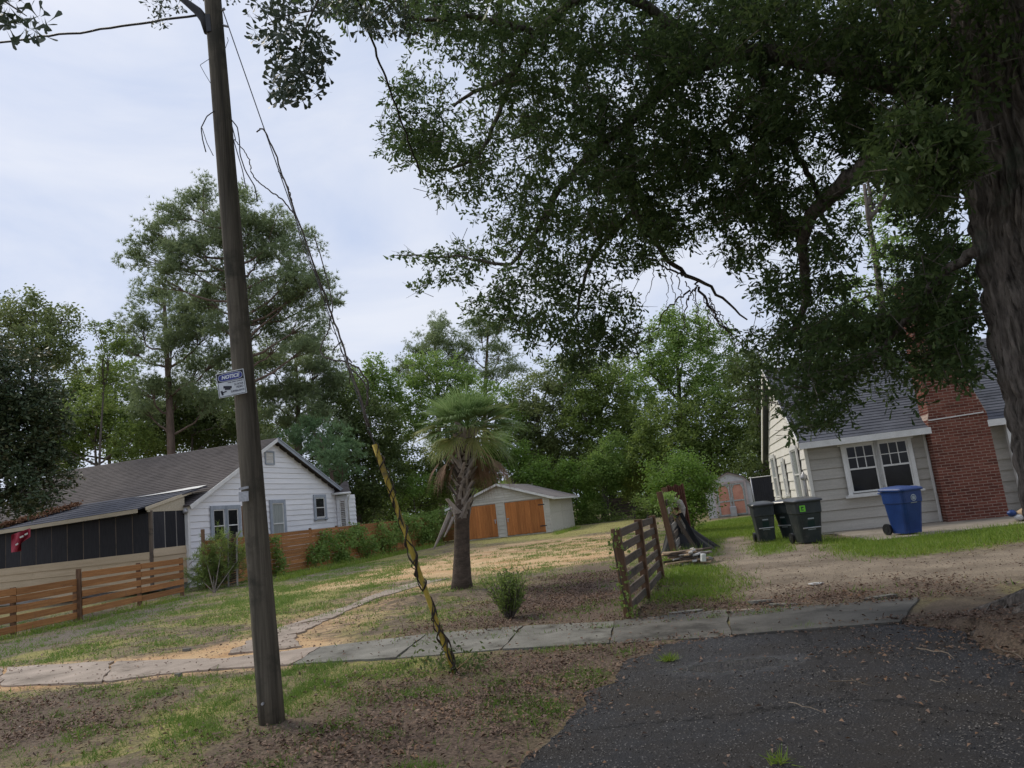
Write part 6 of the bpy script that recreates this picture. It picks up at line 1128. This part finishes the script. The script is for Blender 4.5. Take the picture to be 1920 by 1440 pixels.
# ================================================================== LEAF LITTER, GRASS, TWIGS
def scatter(n, box, wfun):
    x = rng.uniform(box[0], box[1], n); y = rng.uniform(box[2], box[3], n); k = rng.random(n) < wfun(x, y); return x[k], y[k]
onslab = lambda x, y: np.min([line_d((-8.5, 11.4), (-2.4, 10.1), x, y), line_d((-2.0, 9.6), (4.6, 8.7), x, y)], axis=0) < .45
def lit_w(x, y):
    s, d, lw, g, l, gr = zones(x, y); c = fbm(x * 1.3 + 7, y * 1.3); dr = pdist(DRIVE, x, y) > 0; w = np.clip(l * 1.5 * np.clip(c * 3.2 - .95, 0.04, 1) + .045 * (1 - np.maximum(d, lw)) + .006 + .09 * d * (1 - lw) * np.clip((14.5 - y) / 4, 0, 1) * np.clip(fbm(x * 2 + 60, y * 2) * 4 - 1.5, 0, 1), 0, 1); w = np.where(onslab(x, y), .015, w); return np.where(dr, .014 + .14 * np.exp(-np.hypot(x - 3.9, y - 6.9) ** 2 / .9) + .22 * np.exp(-(((x - 3.1) / .5) ** 2 + ((y - 7.0) / .16) ** 2)) + .16 * np.exp(-(((x - 2.6) / .35) ** 2 + ((y - 6.0) / .12) ** 2)) + .25 * np.exp(-(pdist(DRIVE, x, y) / .16) ** 2), w)
x, y = scatter(230000, (-9, 9, 3.6, 17.5), lit_w); z = gz(x, y) + .012 + rng.random(len(x)) * .025; z = np.where(pdist(DRIVE, x, y) > 0, .02, z); z = np.where(onslab(x, y), .036, z)
P = np.column_stack([x, y, z]); D = rdir(len(x), 0, .22); V = leaf_quads(P, D,   .043 * (.5 + 1.0 * rng.random(len(x))), .021 * (.6 + .9 * rng.random(len(x))), .5, np.tile([0, 0, 1.0], (len(x), 1)), .22)
tag(leaf_obj('leaf_litter', V, 4, M['litter'], None), 'brown fallen leaves strewn over verge and bare ground', 'leaf litter', kind='stuff')
x, y = scatter(30000, (-2.5, 6.5, 3.4, 8.2), lambda x, y: (pdist(DRIVE, x, y) > .03) * np.clip(fbm(x * 1.5, y * 1.5) * 2 - .3, .15, 1))
P = np.column_stack([x, y, np.full(len(x), .007)]); M['pebble'] = leafmat('pebble', [(0.043, 0.041, 0.041), (0.093, 0.089, 0.087), (0.162, 0.153, 0.148), (0.289, 0.272, 0.261)], 0.0, 0.8, 2.0, 0.2)
tag(leaf_obj('asphalt_grit', leaf_quads(P, rdir(len(x), 0, .1), .014 * (.5 + rng.random(len(x))), .011 * (.5 + rng.random(len(x))), .5, np.tile([0, 0, 1.0], (len(x), 1)), .35), 4, M['pebble'], None), 'pale loose grit strewn over the old asphalt', 'grit', kind='stuff')
x, y = scatter(42000, (-9, 10, 4.5, 18), lambda x, y: (pdist(DRIVE, x, y) < 0) * ~onslab(x, y) * np.clip(zones(x, y)[1] * .8 + zones(x, y)[5] * .8 + .12, 0, 1) * np.clip(fbm(x * 1.9 + 4, y * 1.9) * 3 - 1, .05, 1))
P = np.column_stack([x, y, gz(x, y) + .006]); M['earth_pebble'] = leafmat('earth_pebble', [(0.07, 0.055, 0.042), (0.14, 0.11, 0.085), (0.26, 0.215, 0.17), (0.48, 0.44, 0.38)], 0.0, 0.9, 2.0, 0.15)
tag(leaf_obj('ground_pebbles', leaf_quads(P, rdir(len(x), 0, .2), .022 * (.4 + rng.random(len(x)) ** 2 * 1.6), .016 * (.5 + rng.random(len(x))), .5, np.tile([0, 0, 1.0], (len(x), 1)), .4), 4, M['earth_pebble'], None), 'small stones and crumbs scattered over the bare dirt', 'pebbles', kind='stuff')
def grass(name, label, n, box, wf, hh, wd, mat, lean=.55):
    x, y = scatter(n, box, wf); z = gz(x, y) - .004; D = rdir(len(x), 1.0 / lean, 1.0); V = tri_blades(np.column_stack([x, y, z]), D, hh * (.45 + .9 * rng.random(len(x))), wd * (.6 + .8 * rng.random(len(x))))
    tag(leaf_obj(name, V, 3, M[mat], None), label, 'grass', kind='stuff')
nod = lambda x, y: (pdist(DRIVE, x, y) < -.04) & ~onslab(x, y)
grass('lawn_grass', 'thick green grass in front of and beside the chimney house', 330000, (0, 16, 10.5, 36), lambda x, y: np.clip(zones(x, y)[2] * 1.3 - .25, 0, 1) * .9 * np.clip(fbm(x * 2, y * 2) * 2.2 - .35, 0.2, 1), .11, .016, 'lawn')
def vw(x, y): s, d, lw, g, l, gr = zones(x, y); return np.clip(g * 1.5 - .45 + .25 * (fbm(x * 3, y * 3) - .5) * 4, 0, 1) * nod(x, y) * np.clip(fbm(x * 1.1 + 3, y * 1.1 + 8) * 3 - 1.0, 0.03, 1) + (.02 + .55 * np.clip(fbm(x * 2.3 + 30, y * 2.3) * 6 - 3.4, 0, 1)) * nod(x, y) * (1 - np.clip(s * 1.5, 0, 1)) * (1 - d)
grass('verge_grass', 'patchy short grass on the verge between street and pavement', 420000, (-9, 3, 3.6, 9.8), vw, .075, .008, 'grass', .9)
grass('lot_grass', 'thin mixed grass across the vacant lot', 520000, (-15, 6, 9.5, 34), vw, .085, .014, 'grass', .9)
grass('dry_tufts', 'dry straw-coloured grass across the vacant lot', 260000, (-14, 12, 9.5, 50), lambda x, y: np.clip(fbm(x * .8 + 11, y * 1.6) * 3 - 1.35, 0, 1) * .5 * nod(x, y) * (1 - zones(x, y)[4]) * (1 - zones(x, y)[1]) * (1 - .9 * zones(x, y)[0]), .06, .02, 'dry_grass', 1.2)
# grass tuft and weeds breaking through the driveway edge
for (px, py), lab in (((1254, 1240), 'single green grass tuft growing out of the driveway edge'), ((1460, 1432), 'tiny green weed in the middle of the bare driveway')):
    b = G(px, py); n = 120 if px < 1300 else 40; D = rdir(n, .9, .5); P = b + np.column_stack([rng.normal(size=n) * .035, rng.normal(size=n) * .03, np.full(n, .012)]); t = thing('grass_tuft', b, lab, 'grass tuft'); leaf_obj('blades', tri_blades(P, D, .09, .008), 3, M['lawn'], t, b)
# taller weeds along fences and walls
ws = []
for a, c, n, h in ((G(520, 1090), G(830, 1022), 2600, .35), (G(1255, 1055), G(1310, 1040), 500, .3), (G(0, 1203), G(345, 1122), 900, .18), (G(1545, 1013), G(1640, 1020), 500, .16), (G(1640, 1020), G(1930, 988), 900, .14), (G(1040, 1003), G(1085, 990), 500, .3)):
    s = rng.random(n); ws.append((a + (c - a) * s[:, None] + np.column_stack([rng.normal(size=n) * .15, rng.normal(size=n) * .15, np.zeros(n)]), h * (.3 + rng.random(n))))
P = np.concatenate([w[0] for w in ws]); Hh = np.concatenate([w[1] for w in ws]); tag(leaf_obj('fence_weeds', tri_blades(P, rdir(len(P), 1.5, .6), Hh, .02), 3, M['lawn'], None), 'rank green weeds along fence feet and walkway edge', 'weeds', kind='stuff')
# twigs and sticks lying about
TW = [((1720, 1222), (1790, 1242), .010, 'pale stick lying on the driveway below the oak roots'), ((1745, 1283), (1775, 1289), .007, 'short pale twig on bare asphalt'), ((1555, 1285), (1640, 1295), .006, 'thin curved twig with green leaf on the driveway'), ((1480, 1325), (1545, 1345), .005, 'hair-thin dark twig in mid driveway'), ((1870, 1215), (1920, 1245), .012, 'long pale stick running toward the oak trunk'), ((1430, 1068), (1468, 1072), .010, 'dark twig lying on the bare dirt drive'), ((1020, 1318), (1075, 1312), .006, 'straw-coloured stick in the verge leaf litter')]
for a, c, r, lab in TW:
    p, q = G(*a), G(*c); p[2] = q[2] = .026; b = p.copy(); w = wobble(p - b, q - b, 7, .012); w[:, 2] = np.abs(w[:, 2]) + .004; t = thing('fallen_twig', b, lab, 'twig'); MB().tube(w, np.linspace(r * .7, r * .35, 7), 6).build('stem', M['stick'], t, True)
    s_ = w[4]; MB().tube([s_, s_ + (q - p) * .18 + np.array([.03, .05, .02])], [r * .5, r * .25], 5).build('side_shoot', M['stick'], t, True)
b = G(1885, 1185); t = thing('lichen_branch', b, 'forked grey lichen-covered dead branch at the foot of the oak', 'branch')
for path in (((1868, 1196), (1878, 1168), (1900, 1152)), ((1878, 1168), (1884, 1186)), ((1845, 1178), (1852, 1160), (1862, 1158)), ((1846, 1180), (1880, 1192))):
    q = [G(x, y) - b + ZZ * (.03 + .05 * i) for i, (x, y) in enumerate(path)]; MB().tube(q, np.linspace(.016, .008, len(q)), 6).build('fork', M['gray_wood'], t, True)
